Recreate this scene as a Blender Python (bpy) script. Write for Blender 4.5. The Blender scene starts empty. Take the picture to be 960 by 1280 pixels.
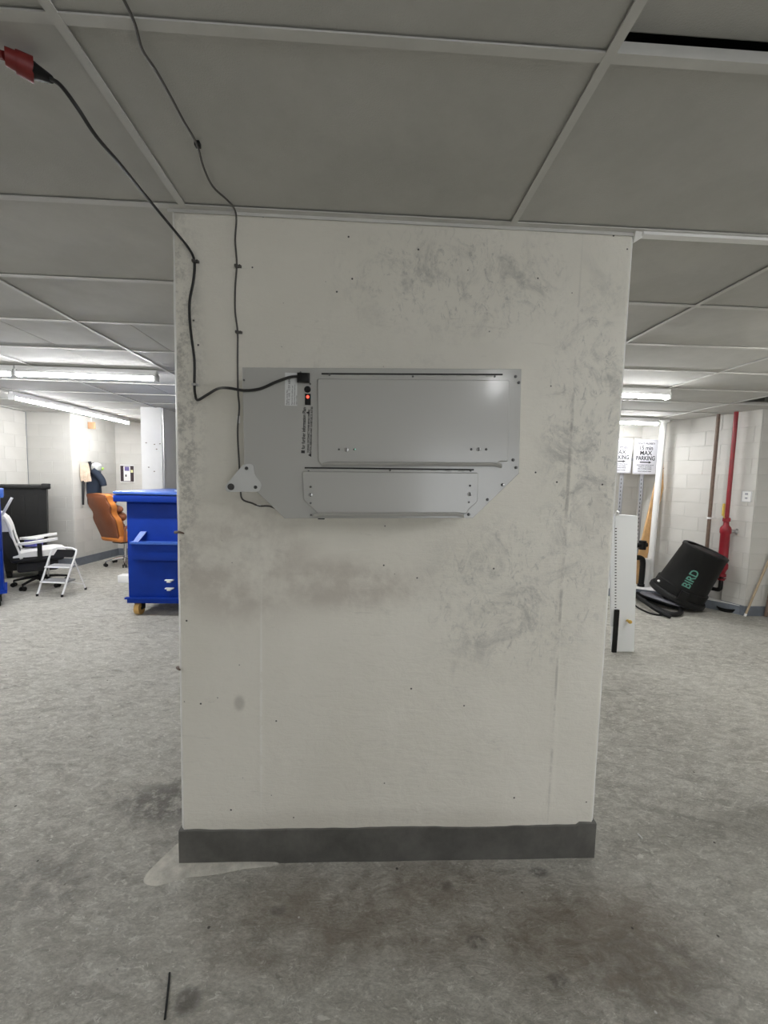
import bpy, bmesh, math, random
from mathutils import Vector, Matrix, noise
random.seed(7)
SC = bpy.context.scene
COL = SC.collection
# ---------------------------------------------------------------- camera
F_PX = 509.2
EYE = Vector((0, 0, 1.6222))
RX = Vector((0.99882706, -0.04180481, 0.02443074))     # image right
DN = Vector((0.02101581, -0.08026230, -0.99655221))    # image down
FW = Vector((0.04362155, 0.99589674, -0.07928959))     # forward
cam = bpy.data.cameras.new('camera'); camo = bpy.data.objects.new('camera', cam); COL.objects.link(camo)
cam.sensor_fit = 'HORIZONTAL'; cam.sensor_width = 36; cam.lens = F_PX / 960 * 36
cam.clip_start = .02
m = Matrix((RX, -DN, -FW)).transposed().to_4x4(); m.translation = EYE
camo.matrix_world = m
SC.camera = camo
# ---------------------------------------------------------------- world, lights, exposure
SC.view_settings.view_transform = 'Standard'; SC.view_settings.look = 'None'
SC.view_settings.exposure = 0.22; SC.view_settings.gamma = 1; SC.view_settings.use_curve_mapping = False
w = bpy.data.worlds.new('world'); SC.world = w; w.use_nodes = True
w.node_tree.nodes['Background'].inputs[0].default_value = (.75, .85, 1, 1)
w.node_tree.nodes['Background'].inputs[1].default_value = .25
TUBE = 96.0      # strength of the fluorescent diffusers
def area(name, loc, target, sx, sy, watts, col):
    l = bpy.data.lights.new(name, 'AREA'); l.shape = 'RECTANGLE'; l.size = sx; l.size_y = sy; l.energy = watts; l.color = col
    o = bpy.data.objects.new(name, l); COL.objects.link(o); o.location = loc
    o.rotation_euler = (Vector(target) - Vector(loc)).to_track_quat('-Z', 'Y').to_euler(); return o
# added fill standing for daylight from an unseen doorway behind the camera
area('unseen_door_fill', (2.6, -6.95, 1.25), (2.4, 0, 1.2), 2.6, 2.3, 80, (.93, .96, 1))

# ---------------------------------------------------------------- helpers
def on_y(px, py, Y):
    d = RX * ((px - 480) / F_PX) + DN * ((py - 640) / F_PX) + FW
    return EYE + d * (Y / d.y)
def on_z(px, py, Z):
    d = RX * ((px - 480) / F_PX) + DN * ((py - 640) / F_PX) + FW
    return EYE + d * ((Z - EYE.z) / d.z)
V = Vector
def B(): return bmesh.new()
def box(bm, a, b, mat=None, bevel=0):
    a, b = V(a), V(b); c = (a + b) / 2; s = b - a
    M = Matrix.Translation(c) @ Matrix.Diagonal((abs(s.x), abs(s.y), abs(s.z), 1))
    if mat is not None: M = mat @ M
    if bevel:
        t = bmesh.new(); r = bmesh.ops.create_cube(t, size=1, matrix=M)
        bmesh.ops.bevel(t, geom=t.edges[:], offset=bevel, segments=2, affect='EDGES', profile=.5)
        me = bpy.data.meshes.new('t'); t.to_mesh(me); t.free(); bm.from_mesh(me); bpy.data.meshes.remove(me)
    else: bmesh.ops.create_cube(bm, size=1, matrix=M)
def frame(p0, p1, up=(0, 0, 1)):
    z = (V(p1) - V(p0)).normalized(); u = V(up)
    if abs(z.dot(u)) > .98: u = V((0, 1, 0))
    x = u.cross(z).normalized(); y = z.cross(x)
    M = Matrix((x, y, z)).transposed().to_4x4(); return M
def cyl(bm, p0, p1, r0, r1=None, seg=16, caps=True):
    if r1 is None: r1 = r0
    p0, p1 = V(p0), V(p1); M = frame(p0, p1); M.translation = (p0 + p1) / 2
    bmesh.ops.create_cone(bm, cap_ends=caps, segments=seg, radius1=r0, radius2=r1, depth=(p1 - p0).length, matrix=M)
def bar(bm, p0, p1, w_, d_, up=(0, 0, 1)):
    p0, p1 = V(p0), V(p1); M = frame(p0, p1, up); M.translation = (p0 + p1) / 2
    L = (p1 - p0).length
    bmesh.ops.create_cube(bm, size=1, matrix=M @ Matrix.Diagonal((w_, d_, L, 1)))
def smooth_pts(pts, n=6, closed=False):
    pts = [V(p) for p in pts]; out = []
    N = len(pts)
    for i in range(N if closed else N - 1):
        g = (lambda k: pts[k % N]) if closed else (lambda k: pts[max(0, min(N - 1, k))])
        a, b, c, d = g(i - 1), g(i), g(i + 1), g(i + 2)
        for k in range(n):
            t = k / n
            out.append(.5 * ((2 * b) + (c - a) * t + (2 * a - 5 * b + 4 * c - d) * t * t + (3 * b - a - 3 * c + d) * t ** 3))
    if not closed: out.append(pts[-1])
    return out
def tube(bm, pts, r, seg=8, n=6, closed=False, flat=None):
    P = smooth_pts(pts, n, closed) if n > 1 else [V(p) for p in pts]
    N = len(P); rings = []; prev = None
    for i in range(N):
        if closed: t = (P[(i + 1) % N] - P[i - 1]).normalized()
        else: t = (P[min(N - 1, i + 1)] - P[max(0, i - 1)]).normalized()
        if prev is None:
            u = V((0, 0, 1)) if abs(t.z) < .9 else V((0, 1, 0))
            x = u.cross(t).normalized()
        else: x = (prev - t * prev.dot(t)).normalized()
        prev = x; y = t.cross(x)
        rr = r(i / max(1, N - 1)) if callable(r) else r
        rings.append([bm.verts.new(P[i] + (x * math.cos(a) + y * math.sin(a)) * rr) for a in [2 * math.pi * k / seg for k in range(seg)]])
    for i in range(N if closed else N - 1):
        A, C = rings[i], rings[(i + 1) % N]
        for k in range(seg): bm.faces.new((A[k], A[(k + 1) % seg], C[(k + 1) % seg], C[k]))
    if not closed:
        bm.faces.new(list(reversed(rings[0]))); bm.faces.new(rings[-1])
def lathe(bm, prof, M=Matrix(), seg=32, cap0=True, cap1=True):
    rings = []
    for r, z in prof: rings.append([bm.verts.new(M @ V((r * math.cos(2 * math.pi * k / seg), r * math.sin(2 * math.pi * k / seg), z))) for k in range(seg)])
    for A, C in zip(rings, rings[1:]):
        for k in range(seg): bm.faces.new((A[k], A[(k + 1) % seg], C[(k + 1) % seg], C[k]))
    if cap0: bm.faces.new(list(reversed(rings[0])))
    if cap1: bm.faces.new(rings[-1])
def prism(bm, pts, off):
    off = V(off); a = [bm.verts.new(V(p)) for p in pts]; b = [bm.verts.new(V(p) + off) for p in pts]; n = len(a)
    bm.faces.new(a); bm.faces.new(list(reversed(b)))
    for i in range(n): bm.faces.new((a[i], b[i], b[(i + 1) % n], a[(i + 1) % n]))
def loft(bm, rings, cap=True, closed=True):
    R = [[bm.verts.new(V(p)) for p in r] for r in rings]
    for A, C in zip(R, R[1:]):
        n = len(A)
        for k in range(n if closed else n - 1): bm.faces.new((A[k], A[(k + 1) % n], C[(k + 1) % n], C[k]))
    if cap and closed: bm.faces.new(list(reversed(R[0]))); bm.faces.new(R[-1])
def ell(bm, c, rx, ry, rz, M=Matrix(), u=16, v=10):
    bmesh.ops.create_uvsphere(bm, u_segments=u, v_segments=v, radius=1, matrix=M @ Matrix.Translation(V(c)) @ Matrix.Diagonal((rx, ry, rz, 1)))
def rounded(pts, r, seg=4):
    """2-D polygon with rounded corners"""
    out = []; n = len(pts)
    for i in range(n):
        p = V(pts[i]); a = V(pts[i - 1]) - p; b = V(pts[(i + 1) % n]) - p
        k = min(r, a.length * .45, b.length * .45); s = p + a.normalized() * k; e = p + b.normalized() * k
        for j in range(seg + 1):
            t = j / seg; out.append((1 - t) ** 2 * s + 2 * t * (1 - t) * p + t * t * e)
    return out
def link(name, bm, mat, parent=None, smooth=35, loc=None, kind=None, label=None):
    bmesh.ops.recalc_face_normals(bm, faces=bm.faces[:])
    me = bpy.data.meshes.new(name); bm.to_mesh(me); bm.free()
    for mm in (mat if isinstance(mat, (list, tuple)) else [mat]): me.materials.append(mm)
    if smooth:
        me.polygons.foreach_set('use_smooth', [True] * len(me.polygons))
        try: me.set_sharp_from_angle(angle=math.radians(smooth))
        except Exception: pass
    o = bpy.data.objects.new(name, me); COL.objects.link(o)
    if parent: o.parent = parent
    if kind: o['kind'] = kind
    if label: o['label'] = label
    return o
def recentre(o):
    """move a lone mesh's origin to its base"""
    me = o.data; xs = [v.co for v in me.vertices]
    c = V(((min(p.x for p in xs) + max(p.x for p in xs)) / 2, (min(p.y for p in xs) + max(p.y for p in xs)) / 2, min(p.z for p in xs)))
    me.transform(Matrix.Translation(-c)); o.location = c; return o
def tag(o, label, cat, group=None):
    o['label'] = label; o['category'] = cat
    if group: o['group'] = group
    return o
def thing(name, label, cat, loc=(0, 0, 0), rz=0, group=None):
    o = bpy.data.objects.new(name, None); COL.objects.link(o); o.location = loc; o.rotation_euler = (0, 0, rz)
    o.empty_display_size = .1
    return tag(o, label, cat, group)
def dup(root, loc, rz=None, label=None):
    r = root.copy(); COL.objects.link(r); r.location = loc
    if rz is not None: r.rotation_euler = (0, 0, rz)
    if label: r['label'] = label
    for ch in list(root.children):
        c = ch.copy(); COL.objects.link(c); c.parent = r
        for g in list(ch.children):
            d = g.copy(); COL.objects.link(d); d.parent = c
    return r
def wparent(o, root):
    """parent a mesh built in world coordinates under an Empty placed at its base"""
    o.parent = root
    M = Matrix.LocRotScale(root.location, root.rotation_euler, None)
    o.matrix_parent_inverse = M.inverted(); return o

# ---------------------------------------------------------------- materials
def mat(name, col, rough=.5, metal=0, noise_amt=0, nscale=8, bump=0, bscale=60, emit=None, estr=0, coat=0, spec=None):
    M_ = bpy.data.materials.new(name); M_.use_nodes = True; N = M_.node_tree.nodes; L = M_.node_tree.links
    b = N['Principled BSDF']; b.inputs['Base Color'].default_value = (*col, 1); b.inputs['Roughness'].default_value = rough
    b.inputs['Metallic'].default_value = metal
    if coat: b.inputs['Coat Weight'].default_value = coat; b.inputs['Coat Roughness'].default_value = .15
    if spec is not None: b.inputs['Specular IOR Level'].default_value = spec
    if emit: b.inputs['Emission Color'].default_value = (*emit, 1); b.inputs['Emission Strength'].default_value = estr
    if noise_amt or bump:
        tc = N.new('ShaderNodeTexCoord')
        if noise_amt:
            t = N.new('ShaderNodeTexNoise'); t.inputs['Scale'].default_value = nscale; t.inputs['Detail'].default_value = 6; t.inputs['Roughness'].default_value = .65
            L.new(tc.outputs['Object'], t.inputs['Vector'])
            r = N.new('ShaderNodeValToRGB'); r.color_ramp.elements[0].position = .3; r.color_ramp.elements[1].position = .7
            r.color_ramp.elements[0].color = (*[c * (1 - noise_amt) for c in col], 1)
            r.color_ramp.elements[1].color = (*[min(1, c * (1 + noise_amt * .5)) for c in col], 1)
            L.new(t.outputs['Fac'], r.inputs['Fac']); L.new(r.outputs['Color'], b.inputs['Base Color'])
        if bump:
            t2 = N.new('ShaderNodeTexNoise'); t2.inputs['Scale'].default_value = bscale; t2.inputs['Detail'].default_value = 4
            L.new(tc.outputs['Object'], t2.inputs['Vector'])
            bp = N.new('ShaderNodeBump'); bp.inputs['Strength'].default_value = bump; bp.inputs['Distance'].default_value = .01
            L.new(t2.outputs['Fac'], bp.inputs['Height']); L.new(bp.outputs['Normal'], b.inputs['Normal'])
    return M_
class NG:
    """small node-graph helper"""
    def __init__(s, name):
        s.m = bpy.data.materials.new(name); s.m.use_nodes = True; s.N = s.m.node_tree.nodes; s.L = s.m.node_tree.links
        s.b = s.N['Principled BSDF']; s.tc = s.N.new('ShaderNodeTexCoord').outputs['Object']
    def map(s, scale=(1, 1, 1), loc=(0, 0, 0), rot=(0, 0, 0)):
        n = s.N.new('ShaderNodeMapping'); n.inputs['Scale'].default_value = scale; n.inputs['Location'].default_value = loc; n.inputs['Rotation'].default_value = rot
        s.L.new(s.tc, n.inputs['Vector']); return n.outputs[0]
    def noise(s, scale, detail=6, rough=.6, vec=None, dist=0, lo=None, hi=None):
        n = s.N.new('ShaderNodeTexNoise'); n.inputs['Scale'].default_value = scale; n.inputs['Detail'].default_value = detail
        n.inputs['Roughness'].default_value = rough; n.inputs['Distortion'].default_value = dist
        s.L.new(vec or s.tc, n.inputs['Vector']); o = n.outputs['Fac']
        return s.rng(o, lo, hi) if lo is not None else o
    def vor(s, scale, lo, hi, vec=None, feat='F1'):
        n = s.N.new('ShaderNodeTexVoronoi'); n.inputs['Scale'].default_value = scale; n.feature = feat
        s.L.new(vec or s.tc, n.inputs['Vector']); return s.rng(n.outputs['Distance'], lo, hi)
    def rng(s, v, lo, hi, a=0, b=1, smooth=True):
        n = s.N.new('ShaderNodeMapRange'); n.inputs[1].default_value = lo; n.inputs[2].default_value = hi; n.inputs[3].default_value = a; n.inputs[4].default_value = b
        if smooth: n.interpolation_type = 'SMOOTHSTEP'
        s.L.new(v, n.inputs[0]); return n.outputs[0]
    def math(s, op, a, b):
        n = s.N.new('ShaderNodeMath'); n.operation = op
        for i, x in enumerate((a, b)):
            if isinstance(x, (int, float)): n.inputs[i].default_value = x
            else: s.L.new(x, n.inputs[i])
        return n.outputs[0]
    def mix(s, f, a, b, mode='MIX'):
        n = s.N.new('ShaderNodeMix'); n.data_type = 'RGBA'; n.blend_type = mode
        if isinstance(f, (int, float)): n.inputs[0].default_value = f
        else: s.L.new(f, n.inputs[0])
        for i, x in ((6, a), (7, b)):
            if isinstance(x, tuple): n.inputs[i].default_value = (*x, 1)
            else: s.L.new(x, n.inputs[i])
        return n.outputs[2]
    def blob(s, x, y, z, rx, ry, rz):
        """1 inside an ellipsoid, fading to 0"""
        n = s.N.new('ShaderNodeMapping'); n.vector_type = 'POINT'
        n.inputs['Scale'].default_value = (1 / rx, 1 / ry, 1 / rz); n.inputs['Location'].default_value = (-x / rx, -y / ry, -z / rz)
        s.L.new(s.tc, n.inputs['Vector']); l = s.N.new('ShaderNodeVectorMath'); l.operation = 'LENGTH'; s.L.new(n.outputs[0], l.inputs[0])
        return s.rng(l.outputs['Value'], .35, 1.0, 1, 0)
    def bump(s, h, strength=.4, dist=.01, prev=None):
        n = s.N.new('ShaderNodeBump'); n.inputs['Strength'].default_value = strength; n.inputs['Distance'].default_value = dist
        s.L.new(h, n.inputs['Height'])
        if prev: s.L.new(prev, n.inputs['Normal'])
        return n.outputs[0]
    def out(s, col=None, rough=None, nrm=None):
        if col is not None:
            if isinstance(col, tuple): s.b.inputs['Base Color'].default_value = (*col, 1)
            else: s.L.new(col, s.b.inputs['Base Color'])
        if rough is not None:
            if isinstance(rough, (int, float)): s.b.inputs['Roughness'].default_value = rough
            else: s.L.new(rough, s.b.inputs['Roughness'])
        if nrm is not None: s.L.new(nrm, s.b.inputs['Normal'])
        return s.m
# concrete floor
g = NG('floor_concrete')
sw = g.map((1, 1.9, 1), rot=(0, 0, .55))
n1 = g.noise(1.3, 5, .6, dist=.4, lo=.3, hi=.7); n2 = g.noise(11, 8, .72, vec=sw, dist=.9, lo=.33, hi=.68); n3 = g.noise(70, 5, .7, vec=sw, lo=.3, hi=.7)
c = g.mix(n1, (.41, .39, .335), (.56, .54, .475))
c = g.mix(g.math('MULTIPLY', n2, .85), c, (.80, .78, .70))
c = g.mix(g.math('MULTIPLY', g.noise(5, 8, .75, vec=g.map((1, 1.6, 1), (3, 7, 0), (0, 0, .4)), dist=.8, lo=.52, hi=.70), .65), c, (.20, .185, .15))
c = g.mix(g.math('MULTIPLY', n3, .42), c, (.19, .18, .15))
c = g.mix(g.math('MULTIPLY', g.noise(24, 6, .8, vec=g.map((1, 1.9, 1), (9, 3, 0), (0, 0, .5)), dist=.8, lo=.55, hi=.64), .7), c, (.88, .87, .80))
c = g.mix(g.math('MULTIPLY', g.noise(30, 7, .85, vec=g.map((1, 1.7, 1), (1, 8, 0), (0, 0, .5)), dist=.8, lo=.58, hi=.68), .55), c, (.13, .12, .09))
rust = g.math('MAXIMUM', g.math('MAXIMUM', g.blob(.1, 1.42, 0, .95, .26, 1), g.blob(.85, 1.3, 0, .55, .3, 1)), g.blob(-.25, 1.35, 0, .45, .2, 1))
rust = g.math('MULTIPLY', rust, g.noise(3.5, 6, .7, lo=.3, hi=.6))
c = g.mix(g.math('MULTIPLY', rust, .62), c, (.17, .125, .082))
for (x, y, rx, ry, k) in [(-.95, 1.95, .32, .2, .7), (-1.25, 1.55, .3, .2, .35), (.42, 1.30, .05, .03, .9), (.66, 1.18, .05, .03, .7), (-.52, 1.16, .055, .05, .8), (.35, 1.5, .05, .03, .6), (-.3, 1.42, .04, .03, .6), (.75, 1.55, .06, .03, .7), (1.0, 1.2, .3, .2, .3)]:
    c = g.mix(g.math('MULTIPLY', g.math('MULTIPLY', g.blob(x, y, 0, rx, ry, 1), g.noise(16, 5, .7, lo=.36, hi=.55)), k), c, (.115, .105, .09))
c = g.mix(g.vor(9, .025, .05, feat='F1'), (.70, .69, .66), c)
c = g.mix(g.vor(6.5, .025, .045, vec=g.map((1, 1, 1), (2.3, 5.1, 0))), (.08, .07, .06), c)
h = g.math('ADD', g.math('MULTIPLY', n2, .9), g.math('MULTIPLY', g.noise(34, 8, .8, vec=sw, dist=.6), 1.6))
MF = g.out(c, g.rng(n2, 0, 1, .62, .45), g.bump(h, .8, .016))
# painted concrete of the pillar
g = NG('pillar_paint')
c = g.mix(g.noise(1.6, 5, .6, lo=.3, hi=.7), (.715, .688, .61), (.78, .752, .675))
reg = g.math('MAXIMUM', g.blob(.35, 1.6, 2.38, .62, .5, .26), g.math('MAXIMUM', g.blob(.88, 1.6, 1.75, .26, .5, .95), g.blob(.62, 1.6, 1.15, .5, .5, .42)))
sx = g.noise(5.5, 9, .78, dist=.6, lo=.47, hi=.68)
c = g.mix(g.math('MULTIPLY', g.math('MULTIPLY', reg, sx), .6), c, (.29, .29, .275))
fine = g.noise(26, 8, .8, vec=g.map((1, 1, .6)), dist=1.2, lo=.52, hi=.66)
c = g.mix(g.math('MULTIPLY', g.math('MULTIPLY', reg, fine), .55), c, (.27, .27, .255))
c = g.mix(g.math('MULTIPLY', g.noise(3.2, 8, .75, vec=g.map((1, 1, 1), (4, 2, 8)), dist=.5, lo=.55, hi=.75), .32), c, (.38, .365, .33))
brown = g.math('MULTIPLY', g.math('MAXIMUM', g.blob(-.5, 1.6, 1.28, .4, .5, .35), g.blob(-.1, 1.6, 1.2, .5, .5, .15)), g.noise(4, 6, .7, lo=.35, hi=.65))
c = g.mix(g.math('MULTIPLY', brown, .5), c, (.36, .31, .265))
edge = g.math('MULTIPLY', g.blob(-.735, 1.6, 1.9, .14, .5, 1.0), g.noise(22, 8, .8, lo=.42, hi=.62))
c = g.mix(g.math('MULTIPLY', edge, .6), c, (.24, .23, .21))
c = g.mix(g.math('MULTIPLY', g.noise(7, 7, .8, vec=g.map((.5, 1, 2.6), (2, 0, 5)), dist=.6, lo=.60, hi=.72), .32), c, (.36, .34, .30))
c = g.mix(g.math('MULTIPLY', g.noise(11, 7, .8, vec=g.map((.6, 1, 1.4), (7, 0, 1)), dist=.5, lo=.62, hi=.74), .3), c, (.80, .785, .73))
c = g.mix(g.math('MULTIPLY', g.math('MULTIPLY', g.blob(.811, 1.6, 1.3, .009, .5, 1.5), g.noise(9, 5, .7, lo=.40, hi=.58)), .5), c, (.30, .285, .25))
c = g.mix(g.math('MULTIPLY', g.math('MULTIPLY', g.blob(-.412, 1.6, .69, .007, .5, .6), g.noise(13, 5, .7, lo=.38, hi=.5)), .55), c, (.86, .85, .80))
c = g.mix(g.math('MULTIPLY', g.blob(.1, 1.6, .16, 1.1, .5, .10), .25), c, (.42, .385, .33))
c = g.mix(g.vor(11, .03, .055, vec=g.map((1, 1, 1), (.3, .2, .6))), (.06, .055, .05), c)
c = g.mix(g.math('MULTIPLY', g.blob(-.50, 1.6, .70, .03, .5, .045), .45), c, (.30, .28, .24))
streak = g.noise(30, 6, .7, vec=g.map((.35, 1, 1.4)), dist=.8)
hh = g.math('ADD', g.noise(9, 8, .65, dist=.4), g.math('MULTIPLY', streak, .5))
nb = g.bump(hh, .5, .012)
MP = g.out(c, .62, g.bump(g.noise(22, 6, .85, vec=g.map((1, 1, 1), (5, 1, 3)), dist=2.5, lo=.61, hi=.70), .3, .005, nb))
# ceiling tile
g = NG('ceiling_tile')
c = g.mix(g.noise(2.2, 6, .7, lo=.3, hi=.7), (.45, .448, .42), (.52, .515, .485))
c = g.mix(g.math('MULTIPLY', g.noise(14, 7, .8, vec=g.map((.6, 1.5, 1)), dist=.9, lo=.62, hi=.76), .35), c, (.42, .42, .40))
MT = g.out(c, .9, g.bump(g.noise(230, 3, .6), .35, .003))
# wall blocks
g = NG('block_paint')
c = g.mix(g.noise(1.3, 5, .6, lo=.3, hi=.7), (.55, .538, .50), (.60, .588, .55))
MB_ = g.out(c, .55, g.bump(g.noise(55, 5, .7), .22, .006))
MJ = mat('joint_paint', (.52, .51, .475), .7)
MW = mat('wall_white', (.72, .715, .70), .6, noise_amt=.06, nscale=2, bump=.1, bscale=30)
MBASE = mat('base_grey_paint', (.115, .112, .102), .42, noise_amt=.35, nscale=9, bump=.5, bscale=14)
MBASE2 = mat('base_blue_grey_paint', (.16, .18, .21), .5, noise_amt=.25, nscale=6, bump=.2)
MTEE = mat('tee_white', (.58, .575, .545), .5, noise_amt=.08, nscale=6)
MSLAB = mat('slab_grey', (.16, .16, .17), .8)
MMORT = mat('mortar', (.47, .45, .395), .85, noise_amt=.35, nscale=16, bump=1.0, bscale=28)
MBEAD = mat('corner_bead', (.80, .79, .75), .5, noise_amt=.15, nscale=15, bump=.3, bscale=30)
MDEV = mat('device_enamel', (.42, .415, .39), .34, coat=.5)
MDEV2 = mat('bracket_enamel', (.56, .565, .55), .33)
MBLK = mat('black_plastic', (.009, .009, .009), .5, spec=.25)
MCORD = mat('black_cord', (.012, .012, .012), .45)
MGC = mat('grey_cord', (.07, .065, .06), .5)
MSTEEL = mat('steel', (.6, .6, .6), .28, 1)
MSCREW = mat('screw_steel', (.16, .16, .16), .3, 1)
MDARK = mat('dark_gap', (.02, .02, .02), .8)
MRED = mat('red_plastic', (.17, .013, .011), .5)
MREDP = mat('red_pipe_paint', (.25, .009, .018), .38, noise_amt=.2, nscale=10)
MBRN = mat('brown_iron_pipe', (.15, .10, .075), .5, noise_amt=.3, nscale=20)
MBLUE = mat('dumpster_blue', (.002, .030, .27), .55, spec=.2, noise_amt=.15, nscale=4, bump=.05)
MBLUE2 = mat('dumpster_lid_blue', (.05, .13, .48), .35, noise_amt=.15, nscale=5)
MLT = mat('lit_diffuser', (.9, .9, .9), .5, emit=(.98, .985, 1), estr=TUBE)
MHOUS = mat('lamp_housing', (.85, .85, .84), .4)
MLAB = mat('label_paper', (.66, .67, .66), .5)
MINK = mat('ink_black', (.02, .02, .02), .6)
MWOOD = mat('pale_wood', (.62, .38, .17), .55, noise_amt=.25, nscale=9)
MPOLE = mat('pole_wood', (.42, .33, .22), .6, noise_amt=.2, nscale=12)
MWP = mat('white_paint_metal', (.85, .85, .83), .3)
MBIN = mat('bin_black', (.012, .012, .011), .5, spec=.3, noise_amt=.2, nscale=8, bump=.05)

def text(parent, s, loc, right, up, size, m_, name='lettering', bold=0, align='CENTER', depth=.0006, sx=1.0):
    cu = bpy.data.curves.new('t', 'FONT'); cu.body = s; cu.size = size; cu.align_x = align; cu.extrude = depth; cu.offset = bold; cu.resolution_u = 3
    o = bpy.data.objects.new('t', cu); COL.objects.link(o); bpy.context.view_layer.update()
    me = bpy.data.meshes.new_from_object(o.evaluated_get(bpy.context.evaluated_depsgraph_get()))
    bpy.data.objects.remove(o); bpy.data.curves.remove(cu)
    r, u = V(right).normalized(), V(up).normalized(); n = r.cross(u)
    M = Matrix((r * sx, u, n)).transposed().to_4x4(); M.translation = V(loc); me.transform(M)
    me.materials.clear(); me.materials.append(m_); me.name = name
    o = bpy.data.objects.new(name, me); COL.objects.link(o)
    if parent: wparent(o, parent)
    return o

# ---------------------------------------------------------------- the setting
H = 2.596
def struct(name, bm, m_, smooth=0):
    o = link(name, bm, m_, smooth=smooth); o['kind'] = 'structure'; return o
bm = B()
prism(bm, [(-5.95, -7.1, -.1), (6.6, -7.1, -.1), (6.6, 8.4, -.1), (-5.95, 8.4, -.1)], (0, 0, .1))
floor = struct('floor', bm, MF)
# raised mortar round the foot of the pillar
def slab_patch(name, pts, z, m_, parent, r=.02):
    P = rounded([V((p[0], p[1])) for p in pts], r, 3); ce = sum(P, V((0, 0))) / len(P)
    b = B(); rings = []
    for k, s in ((-.003, 1.0), (z * .7, .93), (z, .8)): rings.append([(ce.x + (p.x - ce.x) * s, ce.y + (p.y - ce.y) * s, k) for p in P])
    loft(b, rings); o = link(name, b, m_, parent, 40); return o
slab_patch('mortar_patch', [(-.87, 1.57), (-.86, 1.53), (-.80, 1.515), (-.70, 1.55), (-.58, 1.56), (-.47, 1.585), (-.33, 1.595), (-.32, 1.62), (-.72, 1.64), (-.74, 2.1), (-.78, 2.1), (-.79, 1.9), (-.785, 1.75), (-.83, 1.66)], .008, MMORT, floor)

# pillar: one cast block with chamfered corners and a real, uneven face
PXL, PXR, PY, PD = -.743, 1.019, 1.616, .62
CH = .014
def face_relief(x, z):
    d = .0022 * noise.noise(V((x * 2.2, 0, z * 2.2))) + .0007 * noise.noise(V((x * 14, 3, z * 9)))
    # formwork ridges
    d -= .0028 * math.exp(-((x - (.812 + .006 * math.sin(z * 5))) / .006) ** 2) * (1 if .25 < z < 2.35 else 0)
    d -= .0022 * math.exp(-((x + .412) / .004) ** 2) * (1 if .3 < z < 1.08 else 0)
    return d
bm = B(); NX, NZ = 176, 260; grid = []
fx0, fx1 = PXL + CH, PXR - CH
for j in range(NZ + 1):
    z = H * j / NZ; row = []
    for i in range(NX + 1):
        x = fx0 + (fx1 - fx0) * i / NX
        row.append(bm.verts.new((x, PY + (face_relief(x, z) if 0 < i < NX else 0), z)))
    grid.append(row)
for j in range(NZ):
    for i in range(NX): bm.faces.new((grid[j][i], grid[j][i + 1], grid[j + 1][i + 1], grid[j + 1][i]))
def wob(z, s): return .002 * noise.noise(V((s, 7, z * 6)))
L1 = [bm.verts.new((PXL + wob(H * j / NZ, 1), PY + CH, H * j / NZ)) for j in range(NZ + 1)]
R1 = [bm.verts.new((PXR + wob(H * j / NZ, 5), PY + CH, H * j / NZ)) for j in range(NZ + 1)]
L2 = [bm.verts.new((PXL, PY + PD, H * j / NZ)) for j in range(NZ + 1)]
R2 = [bm.verts.new((PXR, PY + PD, H * j / NZ)) for j in range(NZ + 1)]
for j in range(NZ):
    f = bm.faces.new((L1[j], grid[j][0], grid[j + 1][0], L1[j + 1])); f.material_index = 1
    f = bm.faces.new((grid[j][NX], R1[j], R1[j + 1], grid[j + 1][NX])); f.material_index = 1
    bm.faces.new((L2[j], L1[j], L1[j + 1], L2[j + 1])); bm.faces.new((R1[j], R2[j], R2[j + 1], R1[j + 1]))
    bm.faces.new((R2[j], L2[j], L2[j + 1], R2[j + 1]))
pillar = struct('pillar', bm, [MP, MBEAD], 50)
# dark painted band round its foot, with the brush's wavy upper edge
bm = B(); n = 120; ring0 = []; ring1 = []; t_ = .006
def bandtop(x): return .151 + .006 * noise.noise(V((x * 3, 1, 0))) + .003 * noise.noise(V((x * 14, 5, 0))) + (.012 if x > .95 else 0)
xs = [PXL - t_ + (PXR - PXL + 2 * t_) * i / n for i in range(n + 1)]
loft(bm, [[(x, PY - t_ - .002 * noise.noise(V((x * 5, 0, 0))), 0), (x, PY - t_, bandtop(x) - .003), (x, PY - .001, bandtop(x)), (x, PY + .05, bandtop(x)), (x, PY + .05, 0)] for x in xs])
struct('baseboard_front', bm, MBASE, 40)
bm = B(); box(bm, (PXL - .006, PY + .05, 0), (PXL + .01, PY + PD, .15)); struct('baseboard_left', bm, MBASE)
bm = B(); box(bm, (PXR - .01, PY + .05, 0), (PXR + .006, PY + PD, .15)); struct('baseboard_right', bm, MBASE)

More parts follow.
